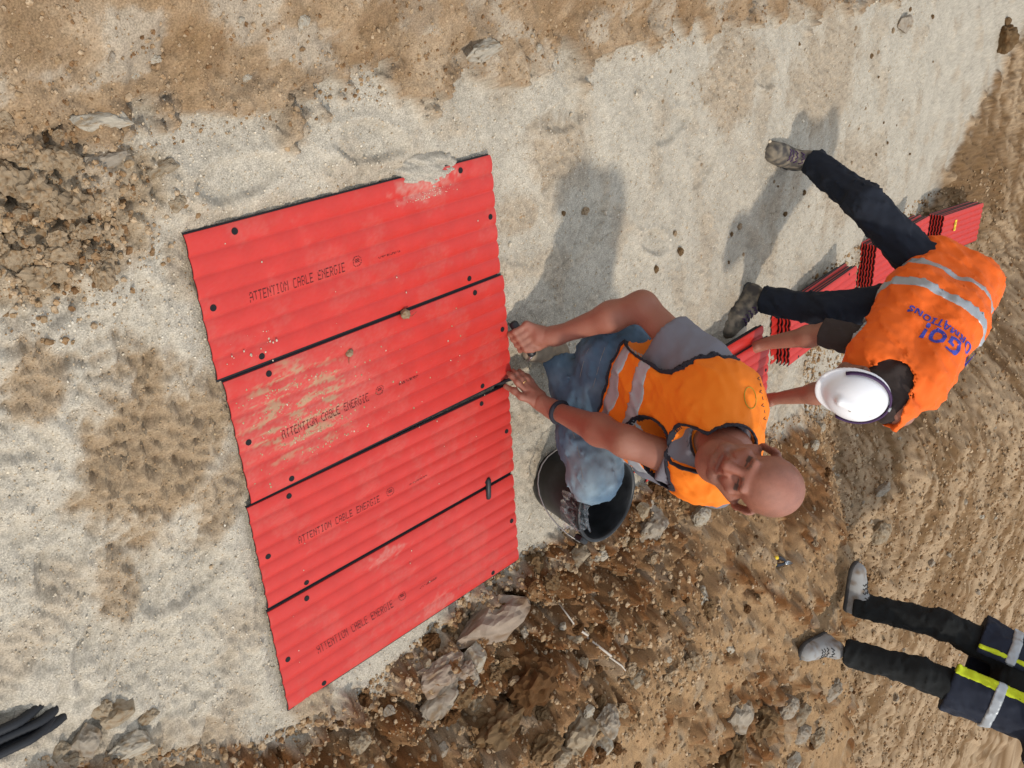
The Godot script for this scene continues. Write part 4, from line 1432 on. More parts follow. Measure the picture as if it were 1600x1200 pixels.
	# t-shirt
	var torso := func(grow: float) -> void:
		limbs_begin(0.06)
		for s in [-1.0, 1.0]:
			limb(pel + lat * 0.065 * s + up * 0.02, pel + up * 0.22 + lat * 0.075 * s - fwd * 0.02, 0.115 + grow, 0.115 + grow)
			limb(pel + up * 0.22 + lat * 0.075 * s - fwd * 0.02, nk - up * 0.11 + lat * 0.085 * s - fwd * 0.035, 0.115 + grow, 0.112 + grow)
		limb(sR + lat * 0.03 - fwd * 0.01, nk - up * 0.035 - lat * 0.03, 0.062 + grow, 0.066 + grow)
		limb(sL - lat * 0.03 - fwd * 0.01, nk - up * 0.03 - fwd * 0.01, 0.062 + grow, 0.060 + grow)
		limb(nk - up * 0.14 - fwd * 0.06 - lat * 0.06, nk - up * 0.10 - fwd * 0.05 + lat * 0.06, 0.105 + grow, 0.105 + grow)
	torso.call(0.0)
	limb(sR, sR.lerp(eR, 0.60), 0.094, 0.072)
	limb(sL.lerp(eL, 0.2), sL.lerp(eL, 0.56), 0.066, 0.072)
	limb(Vector3(1.522, 0.460, -2.061), Vector3(1.542, 0.718, -2.078), 0.050, 0.055)
	var hemR := sR.lerp(eR, 0.54)
	var hemL := sL.lerp(eL, 0.52)
	var dR := (eR - sR).normalized()
	var dL := (eL - sL).normalized()
	var head_c := head_at
	var shirt_cut := func(p: Vector3, d: float) -> float:
		d += cloth_fold(p, 1.5, 0.014)
		if (p - sR).dot(dR) > 0.0 and to_line(p, sR, eR) < 0.13: d = maxf(d, (p - hemR).dot(dR))
		if (p - sL).dot(dL) > 0.0 and to_line(p, sL, eL) < 0.13: d = maxf(d, (p - hemL).dot(dL))
		d = maxf(d, 0.072 - to_line(p, nk - up * 0.02 + fwd * 0.015, head_c))
		return d
	var sh := put(nets(0.009, shirt_cut), "t_shirt", mats.shirt_grey, root)
	sh.position = -root.position
	# vest
	var arm_cut := func(p: Vector3) -> float:
		return minf(to_line(p, sR - dR * 0.01 - up * 0.02, eR) - 0.117, to_line(p, sL + dL * 0.06 - up * 0.02, eL) - 0.088)
	var neck_cut := func(p: Vector3) -> float:
		return minf(to_line(p, nk - up * 0.01, head_c) - 0.078, to_line(p, nk + fwd * 0.06 + lat * 0.02, nk - up * 0.06 + fwd * 0.12 + lat * 0.03) - 0.060)
	var hem_o := pel + up * 0.130
	var vest_shape := func(p: Vector3, d: float) -> float:
		d += cloth_fold(p, 1.5, 0.014) + crease(p, (up + lat * 0.5).normalized(), 3.2, 0.008)
		d = maxf(d, -arm_cut.call(p))
		d = maxf(d, -neck_cut.call(p))
		return maxf(d, (hem_o - p).dot(up) + 0.3 * fwd.dot(hem_o - p) * 0.0)
	torso.call(0.017)
	var ve := put(nets(0.008, vest_shape), "safety_vest", mats.vest_orange, root)
	ve.position = -root.position
	ve.set_meta("label", "bright orange safety vest with grey tape and black edging")
	# small print on the upper back: an oval outline and a line of dark letters
	mat("print_dark", Color(0.06, 0.05, 0.05), 0.8)
	mat("print_olive", Color(0.30, 0.26, 0.03), 0.8)
	var oval := []
	for i in 19: oval.append(Vector2(0.030 * cos(TAU * i / 18.0), 0.016 * sin(TAU * i / 18.0)))
	var marks := [[oval, "emblem_outline", "print_olive"]]
	for i in 7: marks.append([[Vector2(-0.055 + i * 0.019, 0.034), Vector2(-0.050 + i * 0.019, 0.028 + 0.006 * (i % 2)), Vector2(-0.046 + i * 0.019, 0.035)], "print_letter", "print_dark"])
	var mo := Vector3(1.053, 0.949, -1.854)
	var md := (mo - Vector3(0, 2.0121, 0)).normalized()
	var mx := (Vector3(1.096, 0.966, -1.843) - mo).normalized()
	var my := (Vector3(1.050, 0.981, -1.889) - mo).normalized()
	for m in marks:
		var pts := []
		for q in m[0]:
			var hp := meet(mo + mx * q.x + my * q.y, md, vest_shape)
			if hp != Vector3.INF: pts.append(hp - md * 0.001)
		if pts.size() == m[0].size(): put(tube(pts, [0.0012], 5), m[1], mats[m[2]], ve)
	# black edging and reflective tape lie on the vest
	var edge := func(p: Vector3, d: float) -> float:
		var inner := -d - 0.012
		d = maxf(vest_shape.call(p, d - 0.008), inner)
		var e: float = minf(minf(absf(arm_cut.call(p)), absf(neck_cut.call(p))), absf((hem_o - p).dot(up)))
		return maxf(d, e - 0.0065)
	var bi := put(nets(0.0052, edge), "vest_edging", mats.binding_black, ve)
	var t1 := pel + up * 0.20
	var tape := func(p: Vector3, d: float) -> float:
		d = vest_shape.call(p, d - 0.003)
		var e := minf(slab(p, t1, (up + fwd * 0.2).normalized(), 0.026), slab(p, t1 + up * 0.11, (up + fwd * 0.12).normalized(), 0.026))
		return maxf(d, e)
	var ta := put(nets(0.0085, tape), "reflective_tape", mats.tape_grey, ve)
	# jeans
	limbs_begin(0.04)
	limb(pel - lat * 0.075, pel + lat * 0.075, 0.125, 0.125)
	limb(pel + fwd * 0.05 - lat * 0.06, pel + fwd * 0.05 + lat * 0.06, 0.11, 0.11)
	limb(pel + up * 0.05 - lat * 0.06, pel + up * 0.05 + lat * 0.06, 0.112, 0.112)
	limb(hipL, kL, 0.105, 0.082)
	limb(kL, kL.lerp(aL, 0.3), 0.078, 0.076); limb(kL.lerp(aL, 0.3), aL, 0.076, 0.058)
	limb(hipR, kR, 0.105, 0.085)
	limb(kR, kR + Vector3(0.10, -0.02, -0.35), 0.070, 0.055)
	var lL := (aL - kL).normalized()
	var jeans_cut := func(p: Vector3, d: float) -> float:
		d += cloth_fold(Vector3(p.x, p.y * 1.8, p.z * 1.4), 1.5, 0.014) + crease(p, Vector3(0.4, 0.8, 0.3).normalized(), 4.0, 0.008) + n_fine.get_noise_3dv(p * 0.7) * 0.003
		return maxf(d, (p - aL).dot(lL))
	var jeans_tint := func(p: Vector3) -> Color:
		var n := 0.5 + 0.5 * n_mid.get_noise_3dv(p * 1.6)
		var f := n_fine.get_noise_3dv(p * 1.5)
		var fade := clampf(1.0 - to_line(p, hipL + up * 0.05, kL + fwd * 0.03) / 0.12, 0.0, 1.0)
		var c := Color(0.085, 0.145, 0.215).lerp(Color(0.36, 0.44, 0.475), clampf(fade * 1.1 + (n - 0.5) * 0.7, 0.0, 1.0))
		return c * (1.0 + 0.14 * f)
	var je := put(nets(0.009, jeans_cut, jeans_tint), "jeans", mats.denim, root)
	je.position = -root.position
	je.set_meta("label", "faded blue jeans, palest over the bent knee")
	# stitched seams on the denim
	mat("thread", Color(0.20, 0.20, 0.20), 0.9)
	for sm in [[Vector3(1.090, 0.534, -1.712), Vector3(1.057, 0.532, -1.733), Vector3(1.020, 0.529, -1.754), Vector3(0.993, 0.529, -1.773), Vector3(0.972, 0.529, -1.787)], [Vector3(1.062, 0.501, -1.696), Vector3(1.030, 0.497, -1.714), Vector3(1.001, 0.496, -1.733), Vector3(0.970, 0.499, -1.758)], [Vector3(1.168, 0.509, -1.632), Vector3(1.216, 0.536, -1.627), Vector3(1.261, 0.557, -1.619), Vector3(1.299, 0.572, -1.609), Vector3(1.332, 0.586, -1.601)]]:
		var pts := []
		for q in sm:
			var dd: Vector3 = (q - Vector3(0, 2.0121, 0)).normalized()
			var hp := meet(q, dd, jeans_cut)
			if hp != Vector3.INF: pts.append(hp - dd * 0.0005)
		if pts.size() > 2:
			var fine := []
			for i in pts.size() - 1:
				for k in 4: fine.append(pts[i].lerp(pts[i + 1], k / 4.0))
			put(tube(fine, [0.0011], 5), "seam", mats.thread, je)
	# boot
	var boot_tint := func(p: Vector3) -> Color:
		return Color(0.24, 0.19, 0.135) * (1.0 + 0.35 * n_fine.get_noise_3dv(p))
	limbs_begin(0.03)
	var toe := Vector3(1.193, 0.045, -1.973)
	limb(aL + Vector3(0, -0.02, 0), Vector3(aL.x - 0.02, 0.05, aL.z), 0.046, 0.042)
	limb(Vector3(aL.x - 0.02, 0.045, aL.z - 0.02), toe, 0.042, 0.040)
	var bo := put(nets(0.007, func(p: Vector3, d: float) -> float: return maxf(d, 0.004 - p.y), boot_tint), "boot", mats.boot, root)
	bo.position = -root.position
	# bracelet
	var wd := (wL - eL).normalized()
	var br := put(tube(ring(wL - wd * 0.030, wd, 0.034, 20), [0.0085], 8, false), "bracelet", mats.binding_black, root)
	br.position = -root.position
	# finger ring
	mat("gold", Color(0.75, 0.5, 0.2), 0.3, 1.0)
	var fr := put(tube(ring(Vector3(1.268, 0.085, -1.882), (Vector3(1.259, 0.072, -1.880) - Vector3(1.281, 0.097, -1.883)).normalized(), 0.0102, 14), [0.0016], 6, false), "finger_ring", mats.gold, root)
	fr.position = -root.position
	# hand tool in the right fist
	mat("steel", Color(0.55, 0.55, 0.56), 0.3, 1.0)
	var tool := thing("screwdriver", h1)
	tag(tool, "black-handled screwdriver gripped in the crouching man's fist", "screwdriver")
	put(tube([h0 - h1 - ax * 0.012, h0 - h1 - ax * 0.006, (h0 - h1) * 0.5, Vector3.ZERO, ax * 0.008], [0.010, 0.0155, 0.0145, 0.0155, 0.010], 12), "handle", mats.plastic_black, tool)
	put(tube([ax * 0.006, Vector3(1.224, 0.045, -1.939) - h1, Vector3(1.265, 0.033, -1.964) - h1], [0.0035, 0.003, 0.003], 8), "shank", mats.steel, tool)
	# black strip pinched in the left hand
	var strip := put(tube([Vector3(1.257, 0.047, -1.863), Vector3(1.268, 0.023, -1.855), Vector3(1.285, -0.004, -1.846), Vector3(1.297, -0.017, -1.824)], [0.006, 0.0065, 0.0065, 0.006], 8), "locking_strip", mats.plastic_black)
	tag(strip, "short black locking strip pinched between the man's thumb and fingers", "strip")

func ring(c: Vector3, n: Vector3, r: float, k: int) -> Array:
	var a := n.cross(Vector3.UP).normalized()
	var b := n.cross(a)
	var out := []
	for i in k + 1: out.append(c + (a * cos(TAU * i / k) + b * sin(TAU * i / k)) * r)
	return out

# lettering laid on the current field: x along reading, y up the letters, pressed in along dir
func cloth_print(text: String, size: float, origin: Vector3, reading: Vector3, rise: Vector3, dir: Vector3, extra, heavy := true) -> ArrayMesh:
	var tm := TextMesh.new()
	var f := SystemFont.new()
	f.font_names = PackedStringArray(["Droid Sans"])
	f.font_weight = 700 if heavy else 400
	tm.font = f
	tm.text = text
	tm.font_size = 64
	tm.pixel_size = size / 46.0
	tm.depth = 0.0
	tm.curve_step = 2.0
	var arr := tm.get_mesh_arrays()
	var v: PackedVector3Array = arr[Mesh.ARRAY_VERTEX]
	var idx: PackedInt32Array = arr[Mesh.ARRAY_INDEX]
	var tri := PackedVector3Array()
	for i in range(0, idx.size(), 3):
		cut_small(tri, v[idx[i]], v[idx[i + 1]], v[idx[i + 2]], 0.018)
	var out := PackedVector3Array()
	var seen := {}
	for p in tri:
		if not seen.has(p):
			var q := origin + reading * p.x + rise * p.y
			var h := meet(q - dir * 0.25, dir, extra)
			seen[p] = (q if h == Vector3.INF else h) - dir * 0.003
		out.append(seen[p])
	var ii := PackedInt32Array()
	for i in out.size(): ii.append(i)
	return mesh_of(out, ii, false)

func cut_small(tri: PackedVector3Array, a: Vector3, b: Vector3, c: Vector3, m: float) -> void:
	var ab := a.distance_to(b); var bc := b.distance_to(c); var ca := c.distance_to(a)
	if maxf(ab, maxf(bc, ca)) < m:
		tri.append(a); tri.append(b); tri.append(c)
		return
	if ab >= bc and ab >= ca:
		cut_small(tri, a, (a + b) * 0.5, c, m); cut_small(tri, (a + b) * 0.5, b, c, m)
	elif bc >= ca:
		cut_small(tri, a, b, (b + c) * 0.5, m); cut_small(tri, a, (b + c) * 0.5, c, m)
	else:
		cut_small(tri, a, b, (c + a) * 0.5, m); cut_small(tri, (c + a) * 0.5, b, c, m)

func boot_mesh(heel: Vector3, toe: Vector3, ankle: Vector3, tint: Callable, high: float, sole_y: float, cell := 0.009) -> ArrayMesh:
	limbs_begin(0.03)
	var f := (toe - heel).normalized()
	limb(heel + f * 0.03 + Vector3(0, 0.045, 0), heel.lerp(toe, 0.65) + Vector3(0, 0.045, 0), 0.042, 0.044)
	limb(heel.lerp(toe, 0.65) + Vector3(0, 0.042, 0), toe - f * 0.04 + Vector3(0, 0.038, 0), 0.046, 0.042)
	limb(heel + f * 0.05 + Vector3(0, 0.05, 0), ankle + Vector3(0, high, 0), 0.044, 0.046)
	limb(heel.lerp(toe, 0.5) + Vector3(0, 0.05, 0), ankle + f * 0.02, 0.038, 0.042)
	limb(heel + Vector3(0, 0.02, 0) + f * 0.03, toe - f * 0.035 + Vector3(0, 0.02, 0), 0.040, 0.044)
	return nets(cell, func(p: Vector3, d: float) -> float: return maxf(d, sole_y - p.y), tint)

# sole and laces of the shoe whose shape is the current field
func shoe_trim(shoe: Node3D, heel: Vector3, toe: Vector3, sole_y: float, sole: Material, lace: Material) -> void:
	put(nets(0.008, func(p: Vector3, d: float) -> float: return maxf(maxf(d - 0.006, p.y - sole_y - 0.026), sole_y - 0.002 - p.y)), "sole", sole, shoe)
	var f := (toe - heel).normalized()
	var side := f.cross(Vector3.UP).normalized()
	for k in 4:
		var c := heel.lerp(toe, 0.42 + 0.085 * k)
		var pts := []
		for i in 7:
			var h := meet(c + side * (i - 3) * 0.009 + f * (0.006 if i % 2 == 0 else -0.004) + Vector3(0, 0.3, 0), Vector3.DOWN)
			if h != Vector3.INF: pts.append(h + Vector3(0, 0.001, 0))
		if pts.size() > 3: put(tube(pts, [0.0032], 5), "lace", lace, shoe)

# ---------------------------------------------------------------- the bending worker
func bending_person() -> void:
	var skin := Color(0.37, 0.155, 0.10)
	mat("vest_red_orange", Color(0.97, 0.155, 0.012), 0.75)
	mat("trousers_navy", Color(0.012, 0.016, 0.027), 0.9)
	mat("shirt_brown", Color(0.050, 0.036, 0.032), 0.95)
	mat("helmet_white", Color(0.80, 0.80, 0.82), 0.28)
	mat("strap_purple", Color(0.05, 0.02, 0.07), 0.6)
	mat("sole_dark", Color(0.045, 0.042, 0.04), 0.9)
	mat("print_blue", Color(0.045, 0.055, 0.33), 0.7)
	for k in ["vest_red_orange", "trousers_navy", "shirt_brown"]: surface(k, 8.0, mats.vest_orange.albedo_texture, mats.vest_orange.normal_texture, 0.5)
	var b1 := Vector3(0.942, -0.062, -4.031)
	var b2 := Vector3(1.526, -0.055, -3.637)
	var root := thing("person", Vector3(1.3, b2.y - 0.1, -3.7))
	tag(root, "bent-over worker in white helmet and orange vest reaching for spare mats", "person", "workers in the trench")
	var inv := Transform3D(Basis(), -root.position)
	var k1 := Vector3(1.077, 0.295, -3.913)
	var k2 := Vector3(1.525, 0.289, -3.663)
	var pel := Vector3(1.427, 0.666, -4.001)
	var nk := Vector3(1.633, 0.732, -3.318)
	var sA := Vector3(1.558, 0.663, -3.490)
	var sB := Vector3(1.704, 0.826, -3.240)
	var eA := Vector3(1.535, 0.392, -3.444)
	var wA := Vector3(1.661, 0.101, -3.468)
	var eB := Vector3(1.775, 0.466, -3.390)
	var wB := Vector3(1.905, 0.197, -3.434)
	var up := (nk - pel).normalized()
	var lat := (sB - sA - up * (sB - sA).dot(up)).normalized()
	var back := lat.cross(up).normalized()
	if back.y < 0.0: back = -back
	var skin_tint := func(p: Vector3) -> Color: return skin * (1.0 + 0.12 * n_fine.get_noise_3dv(p * 0.6))
	var pieces := []
	limbs_begin(0.03)
	limb(sA, eA, 0.055, 0.045); limb(eA, eA.lerp(wA, 0.3), 0.047, 0.046); limb(eA.lerp(wA, 0.3), wA, 0.046, 0.030)
	limb(sB, eB, 0.055, 0.045); limb(eB, eB.lerp(wB, 0.3), 0.047, 0.046); limb(eB.lerp(wB, 0.3), wB, 0.046, 0.030)
	limb(nk - up * 0.05, nk + up * 0.04, 0.062, 0.060)
	pieces.append([nets(0.011, null, skin_tint), inv])
	for h in [[wA, Vector3(1.713, 0.010, -3.466), Vector3(1.733, -0.030, -3.466), 1.0], [wB, Vector3(1.958, 0.108, -3.465), Vector3(1.980, 0.068, -3.472), -1.0]]:
		limbs_begin(0.010)
		var w: Vector3 = h[0]
		var palm: Vector3 = h[1]
		var tip: Vector3 = h[2]
		var d := (palm - w).normalized()
		var sd := d.cross(Vector3.UP).normalized() * float(h[3])
		limb(w, palm, 0.029, 0.028)
		for f in 4:
			var o := sd * (f - 1.5) * 0.020
			limb(w.lerp(palm, 0.5) + o * 0.7, palm + o, 0.018, 0.013)
			finger([palm + o, palm + o + d * 0.032, palm + o + d * 0.050 + Vector3(0, -0.026, 0), palm + o + d * 0.045 + Vector3(0, -0.048, 0)], 0.0105 - 0.0006 * f)
		finger([w.lerp(palm, 0.4) - sd * 0.028, palm - sd * 0.045, palm - sd * 0.042 + d * 0.028 + Vector3(0, -0.015, 0)], 0.012)
		pieces.append([nets(0.0055, null, skin_tint, 0.01), inv])
	# head under the helmet
	var hat_c := Vector3(1.630, 0.691, -3.115)
	var hx := (Vector3(1.586, 0.596, -3.046) - Vector3(1.652, 0.781, -3.196)).normalized()
	var cam_dir := (Vector3(0, 2.0121, 0) - hat_c).normalized()
	var img_down := (Vector3(1.808, 0.742, -3.047) - hat_c).normalized()
	var h_up := (cam_dir * 0.80 + img_down * 0.45 + hx * 0.12)
	h_up = (h_up - hx * h_up.dot(hx) + hx * 0.15).normalized()
	var h_front := (hx - h_up * hx.dot(h_up)).normalized()
	pieces.append([head_mesh(hat_c - h_up * 0.075, h_up, h_front, Color(0.05, 0.035, 0.025), skin, 0.007, false), inv])
	limbs_begin(0.03)
	limb(nk, hat_c - h_up * 0.13 - h_front * 0.02, 0.062, 0.060)
	pieces.append([nets(0.012, null, skin_tint), inv])
	put(join(pieces), "body", mats.skin, root)
	# helmet
	var hel := Node3D.new()
	hel.name = "helmet"
	root.add_child(hel)
	hel.transform = Transform3D(Basis(h_up.cross(h_front), h_up, h_front) * Basis.from_scale(Vector3(0.94, 0.94, 0.92)), hat_c - h_up * 0.03 - root.position)
	hel.set_meta("label", "white hard hat with a purple chin strap round its rim")
	limbs_begin(0.02)
	blob(Vector3(0, 0.0, 0), Basis(), Vector3(0.112, 0.118, 0.138))
	limb(Vector3(0, 0.104, -0.07), Vector3(0, 0.104, 0.07), 0.018, 0.018)
	blob(Vector3(0, 0.004, 0.075), Basis(), Vector3(0.098, 0.018, 0.098))
	blob(Vector3(0, 0.0, 0.0), Basis(), Vector3(0.118, 0.012, 0.143))
	var sh := put(nets(0.0065, func(p: Vector3, d: float) -> float: return maxf(maxf(d, -p.y - 0.006), -((p / Vector3(0.094, 0.098, 0.120)).length() - 1.0) * 0.1)), "shell", mats.helmet_white, hel)
	for k in 2:
		var path := []
		for i in 25:
			var a := PI * (0.80 + 1.30 * i / 24.0)
			path.append(Vector3(cos(a) * 0.1185, 0.026 + 0.013 * k, sin(a) * 0.143) * (1.0 - 0.012 * k))
		put(tube(path, [0.0048], 6), "chin_strap", mats.strap_purple, hel)
	put(rounded_box(Vector3(0.020, 0.030, 0.010), 0.002), "strap_clip", mats.tape_grey, hel).position = Vector3(0.0, 0.030, -0.144)
	var smear := put(rock_mesh(77, 1, 2, 0.4), "paint_chip", mats.stone_grey, hel)
	smear.transform = Transform3D(Basis.from_scale(Vector3(0.006, 0.0015, 0.008)), Vector3(0.02, 0.1165, 0.02))
	# brown shirt: sleeves, collar
	var torso := func(grow: float) -> void:
		limbs_begin(0.06)
		for s in [-1.0, 1.0]:
			limb(pel + lat * 0.075 * s, pel + up * 0.24 + lat * 0.08 * s + back * 0.045, 0.118 + grow, 0.112 + grow)
			limb(pel + up * 0.24 + lat * 0.08 * s + back * 0.045, nk - up * 0.08 + lat * 0.09 * s, 0.112 + grow, 0.100 + grow)
		limb(sA + lat * 0.03, nk - up * 0.02, 0.060 + grow, 0.058 + grow)
		limb(sB - lat * 0.03, nk - up * 0.02, 0.060 + grow, 0.058 + grow)
	torso.call(0.0)
	limb(sA, sA.lerp(eA, 1.1), 0.074, 0.064)
	limb(sB.lerp(eB, 0.25), sB.lerp(eB, 1.1), 0.062, 0.062)
	limb(nk - up * 0.04, nk.lerp(hat_c - h_up * 0.12 - h_front * 0.05, 0.55), 0.080, 0.066)
	var dA := (eA - sA).normalized()
	var dB := (eB - sB).normalized()
	var shirt_cut := func(p: Vector3, d: float) -> float:
		d += cloth_fold(p, 2.0, 0.022)
		if (p - sA).dot(dA) > 0.1 and to_line(p, sA, eA) < 0.12: d = maxf(d, (p - eA).dot(dA) - 0.025)
		if (p - sB).dot(dB) > 0.1 and to_line(p, sB, eB) < 0.12: d = maxf(d, (p - eB).dot(dB) - 0.025)
		return d
	var s1 := put(nets(0.012, shirt_cut), "brown_shirt", mats.shirt_brown, root)
	s1.position = -root.position
	# vest
	var hem := pel - up * 0.13
	var arm_cut := func(p: Vector3) -> float: return minf(to_line(p, sA + dA * 0.02, eA) - 0.098, to_line(p, sB + dB * 0.12, eB) - 0.088)
	var vest_shape := func(p: Vector3, d: float) -> float:
		d += cloth_fold(p, 1.3, 0.018) + crease(p, (lat + up * 0.4).normalized(), 2.8, 0.012)
		d = maxf(d, -arm_cut.call(p))
		d = maxf(d, 0.105 - to_line(p, nk + back * 0.01, nk + up * 0.2))
		return maxf(d, (hem - p).dot(up))
	torso.call(0.02)
	limb(pel - up * 0.12 - lat * 0.07, pel - up * 0.12 + lat * 0.07, 0.148, 0.148)
	var ve := put(nets(0.011, vest_shape), "safety_vest", mats.vest_red_orange, root)
	ve.position = -root.position
	ve.set_meta("label", "red-orange safety vest with two grey bands and blue lettering")
	var t1 := pel + up * 0.105
	var t2 := pel + up * 0.285
	var tape := func(p: Vector3, d: float) -> float:
		d = vest_shape.call(p, d - 0.004)
		return maxf(d, minf(slab(p, t1, up, 0.024), slab(p, t2, up, 0.024)))
	put(nets(0.010, tape), "reflective_tape", mats.tape_grey, ve)
	var edge := func(p: Vector3, d: float) -> float:
		d = vest_shape.call(p, d - 0.006)
		return maxf(d, maxf(absf(arm_cut.call(p)) - 0.007, (pel + up * 0.2 - p).dot(up)))
	put(nets(0.008, edge), "vest_edging", mats.tape_grey, ve)
	var read := -lat
	var at := pel + up * 0.455 + back * 0.09 + lat * 0.025
	put(cloth_print("GO!", 0.070, at + up * 0.035 + lat * 0.055, read, up, -back, vest_shape), "vest_lettering", mats.print_blue, ve)
	put(cloth_print("FORMATIONS", 0.036, at - up * 0.030 + lat * 0.04, read, up, -back, vest_shape), "vest_lettering", mats.print_blue, ve)
	# trousers
	var a1 := b1 + Vector3(0, 0.02, 0)
	var a2 := b2 + Vector3(0, 0.02, 0)
	limbs_begin(0.04)
	limb(pel - lat * 0.08 - up * 0.03, pel + lat * 0.08 - up * 0.03, 0.125, 0.125)
	limb(pel - lat * 0.09 - up * 0.03, k1, 0.105, 0.076); limb(k1, a1, 0.074, 0.062)
	limb(pel + lat * 0.09 - up * 0.03, k2, 0.105, 0.076); limb(k2, a2, 0.074, 0.062)
	var tc := func(p: Vector3, d: float) -> float:
		d += cloth_fold(p, 2.2, 0.018) + crease(p, lat, 3.0, 0.012)
		d = maxf(d, (p - a1).dot((a1 - k1).normalized()))
		return maxf(d, (p - a2).dot((a2 - k2).normalized())) if p.distance_to(a2) < 0.3 else d
	var tr := put(nets(0.011, tc), "trousers", mats.trousers_navy, root)
	tr.position = -root.position
	# boots
	var bt := func(p: Vector3) -> Color:
		var n := n_fine.get_noise_3dv(p * 0.8)
		return Color(0.055, 0.05, 0.045).lerp(Color(0.22, 0.18, 0.13), clampf(0.35 + n * 1.3, 0.0, 1.0))
	var t1g := Vector3(0.906, -0.160, -3.936)
	var t2g := Vector3(1.610, -0.130, -3.503)
	for b in [[b1, t1g], [b2, t2g]]:
		var an: Vector3 = b[0]
		var toe: Vector3 = b[1]
		var gy := minf(ground_y(an.x, an.z), ground_y(toe.x, toe.z))
		var hl := Vector3(an.x, gy, an.z)
		toe.y = gy
		hl -= (toe - hl).normalized() * 0.055
		toe = hl + (toe - hl).normalized() * 0.30
		var bm := put(boot_mesh(hl, toe, an, bt, 0.03, gy - 0.01), "boot", mats.boot, root)
		bm.position = -root.position
		shoe_trim(bm, hl, toe, gy - 0.01, mats.sole_dark, mats.strap_purple)

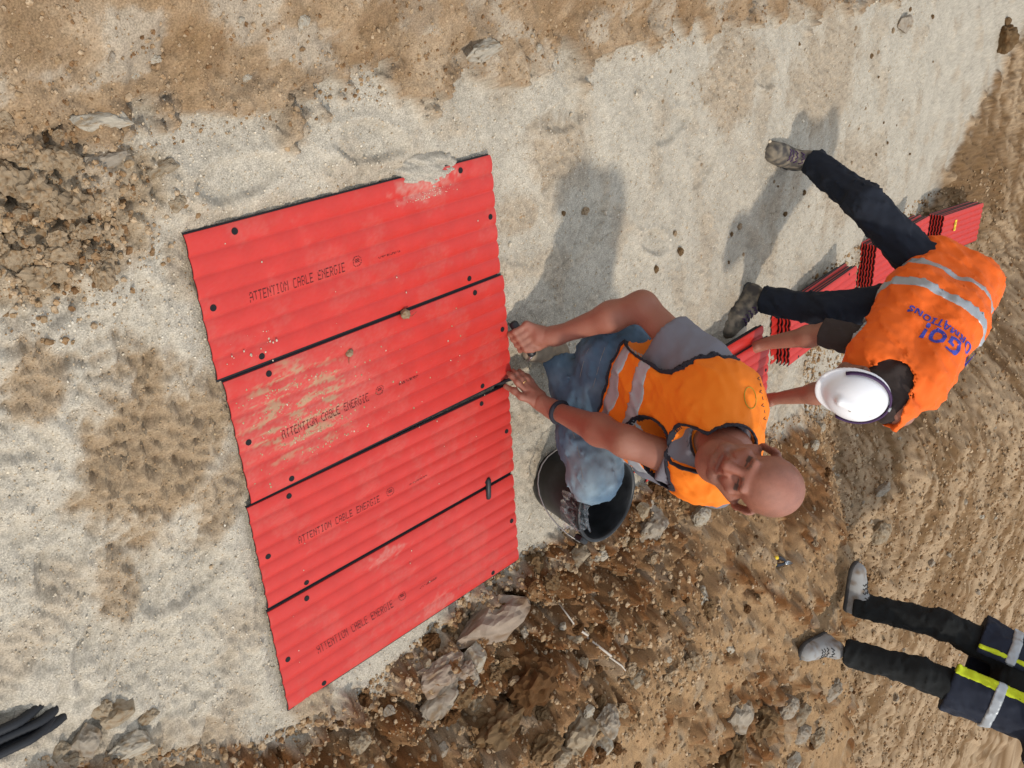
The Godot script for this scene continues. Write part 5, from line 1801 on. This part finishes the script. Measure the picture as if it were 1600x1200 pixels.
# ---------------------------------------------------------------- the standing onlooker
func standing_person() -> void:
	mat("jacket_navy", Color(0.014, 0.019, 0.036), 0.85)
	mat("hi_vis_yellow", Color(0.62, 0.72, 0.02), 0.75)
	mat("trousers_black", Color(0.009, 0.010, 0.010), 0.92)
	for k in ["jacket_navy", "trousers_black", "hi_vis_yellow"]: surface(k, 8.0, mats.vest_orange.albedo_texture, mats.vest_orange.normal_texture, 0.5)
	var f1 := Vector3(3.431, 0.454, -4.124)
	var f2 := Vector3(3.547, 0.440, -3.820)
	var toe1 := Vector3(3.192, 0.340, -4.143)
	var toe2 := Vector3(3.481, 0.330, -3.629)
	var h1 := Vector3(3.571, 1.186, -4.398)
	var h2 := Vector3(3.718, 1.215, -4.168)
	var k1 := Vector3(3.428, 0.826, -4.245)
	var k2 := Vector3(3.583, 0.825, -3.977)
	var gy := ground_y(f2.x, f2.z)
	var root := thing("person", Vector3(f2.x, gy, f2.z))
	tag(root, "onlooker in black trousers, pale shoes and navy jacket standing on the bank", "person", "workers in the trench")
	var pel := (h1 + h2) * 0.5
	var lat := (h2 - h1).normalized()
	var up := (pel - (f1 + f2) * 0.5)
	up = (up - lat * up.dot(lat)).normalized().lerp(Vector3.UP, 0.3).normalized()
	var fwd := up.cross(lat)
	if fwd.dot(Vector3(0, 2, 0) - pel) < 0.0: fwd = -fwd
	var nk := pel + up * 0.55
	# skin
	var skin := Color(0.43, 0.20, 0.14)
	var st := func(p: Vector3) -> Color: return skin * (1.0 + 0.1 * n_fine.get_noise_3dv(p))
	var pieces := []
	var inv := Transform3D(Basis(), -root.position)
	var hands := []
	limbs_begin(0.02)
	for s in [-1.0, 1.0]:
		var hd: Vector3 = pel + lat * 0.20 * s + up * 0.30 + fwd * 0.27
		hands.append(hd)
		limb(hd + up * 0.06, hd - up * 0.03, 0.03, 0.032)
		for f in 4: finger([hd - up * 0.03 + fwd * (f - 1.5) * 0.019, hd - up * 0.075 + fwd * (f - 1.5) * 0.019 - lat * s * 0.01, hd - up * 0.105 + fwd * (f - 1.5) * 0.018 - lat * s * 0.03], 0.0095)
		finger([hd + fwd * 0.03, hd - up * 0.04 + fwd * 0.05, hd - up * 0.065 + fwd * 0.055], 0.011)
	limb(nk - up * 0.05, nk + up * 0.08, 0.062, 0.060)
	pieces.append([nets(0.011, null, st), inv])
	pieces.append([head_mesh(nk + up * 0.17 + fwd * 0.03, up, fwd, Color(0.04, 0.03, 0.02), skin, 0.010, false), inv])
	put(join(pieces), "body", mats.skin, root)
	# trousers
	limbs_begin(0.04)
	limb(h1 + up * 0.02, h2 + up * 0.02, 0.115, 0.115)
	limb(h1, k1, 0.090, 0.073); limb(k1, f1 + (f1 - k1).normalized() * 0.08, 0.073, 0.064)
	limb(h2, k2, 0.090, 0.073); limb(k2, f2 + (f2 - k2).normalized() * 0.08, 0.073, 0.064)
	var tc := func(p: Vector3, d: float) -> float:
		d += cloth_fold(p, 2.0, 0.016) + crease(p, lat, 3.0, 0.012)
		d = maxf(d, (p - f1).dot((f1 - k1).normalized()) - 0.065)
		return maxf(d, (p - f2).dot((f2 - k2).normalized()) - 0.065)
	put(nets(0.012, tc), "trousers", mats.trousers_black, root).position = -root.position
	# open jacket with yellow borders and grey band
	var hem := pel - up * 0.27
	var shoulders := func(grow: float) -> void:
		limbs_begin(0.06)
		for s in [-1.0, 1.0]:
			limb(pel - up * 0.29 + lat * 0.125 * s, pel + up * 0.2 + lat * 0.10 * s, 0.170 + grow, 0.14 + grow)
			limb(pel + up * 0.2 + lat * 0.10 * s, nk - up * 0.10 + lat * 0.11 * s, 0.14 + grow, 0.11 + grow)
			limb(nk - up * 0.06 + lat * 0.17 * s, nk - up * 0.03, 0.075 + grow, 0.065 + grow)
			limb(nk - up * 0.06 + lat * 0.18 * s, pel + up * 0.22 + lat * 0.30 * s, 0.075 + grow, 0.064 + grow)
			limb(pel + up * 0.22 + lat * 0.30 * s, pel + up * 0.30 + lat * 0.21 * s + fwd * 0.23, 0.064 + grow, 0.052 + grow)
	var jk := func(p: Vector3, d: float) -> float:
		d += cloth_fold(p, 1.4, 0.016) + crease(p, up, 3.0, 0.012)
		var q := p - pel
		var open := maxf(absf(q.dot(lat) - 0.01) - 0.055, -q.dot(fwd))
		d = maxf(d, -open)
		if absf(q.dot(lat)) < 0.30: d = maxf(d, -(to_line(p, pel - up * 0.5, pel + up * 0.1) - 0.125))
		return maxf(d, (hem - p).dot(up) + (0.06 if q.dot(lat) < 0.0 else 0.0))
	shoulders.call(0.0)
	var ja := put(nets(0.012, jk), "jacket", mats.jacket_navy, root)
	ja.position = -root.position
	var yel := func(p: Vector3, d: float) -> float:
		d = jk.call(p, d - 0.005)
		var q := p - pel
		return maxf(maxf(d, absf(absf(q.dot(lat) - 0.01) - 0.085) - (0.028 if q.dot(lat) > 0.0 else 0.012)), -q.dot(fwd))
	put(nets(0.010, yel), "yellow_border", mats.hi_vis_yellow, ja)
	var band_o := pel - up * 0.045
	var band := func(p: Vector3, d: float) -> float:
		d = jk.call(p, d - 0.008)
		return maxf(d, slab(p, band_o, up, 0.026))
	put(nets(0.010, band), "reflective_tape", mats.tape_grey, ja)
	# shoes
	mat("shoe_grey", Color(1, 1, 1), 0.85).vertex_color_use_as_albedo = true
	var sc := func(p: Vector3) -> Color: return Color(0.26, 0.255, 0.25).lerp(Color(0.16, 0.12, 0.085), clampf(n_fine.get_noise_3dv(p * 0.6) * 1.4, 0.0, 1.0))
	for b in [[f1, toe1], [f2, toe2]]:
		var an: Vector3 = b[0]
		var toe: Vector3 = b[1]
		var g2 := an.y - 0.11
		var hl := Vector3(an.x, g2, an.z)
		toe.y = g2
		var f := (toe - hl).normalized()
		hl -= f * 0.06
		toe = hl + f * 0.30
		var sho := put(boot_mesh(hl, toe, an, sc, 0.0, g2), "shoe", mats.shoe_grey, root)
		sho.position = -root.position
		shoe_trim(sho, hl, toe, g2, mats.sole_dark, mats.sole_dark)
		pass
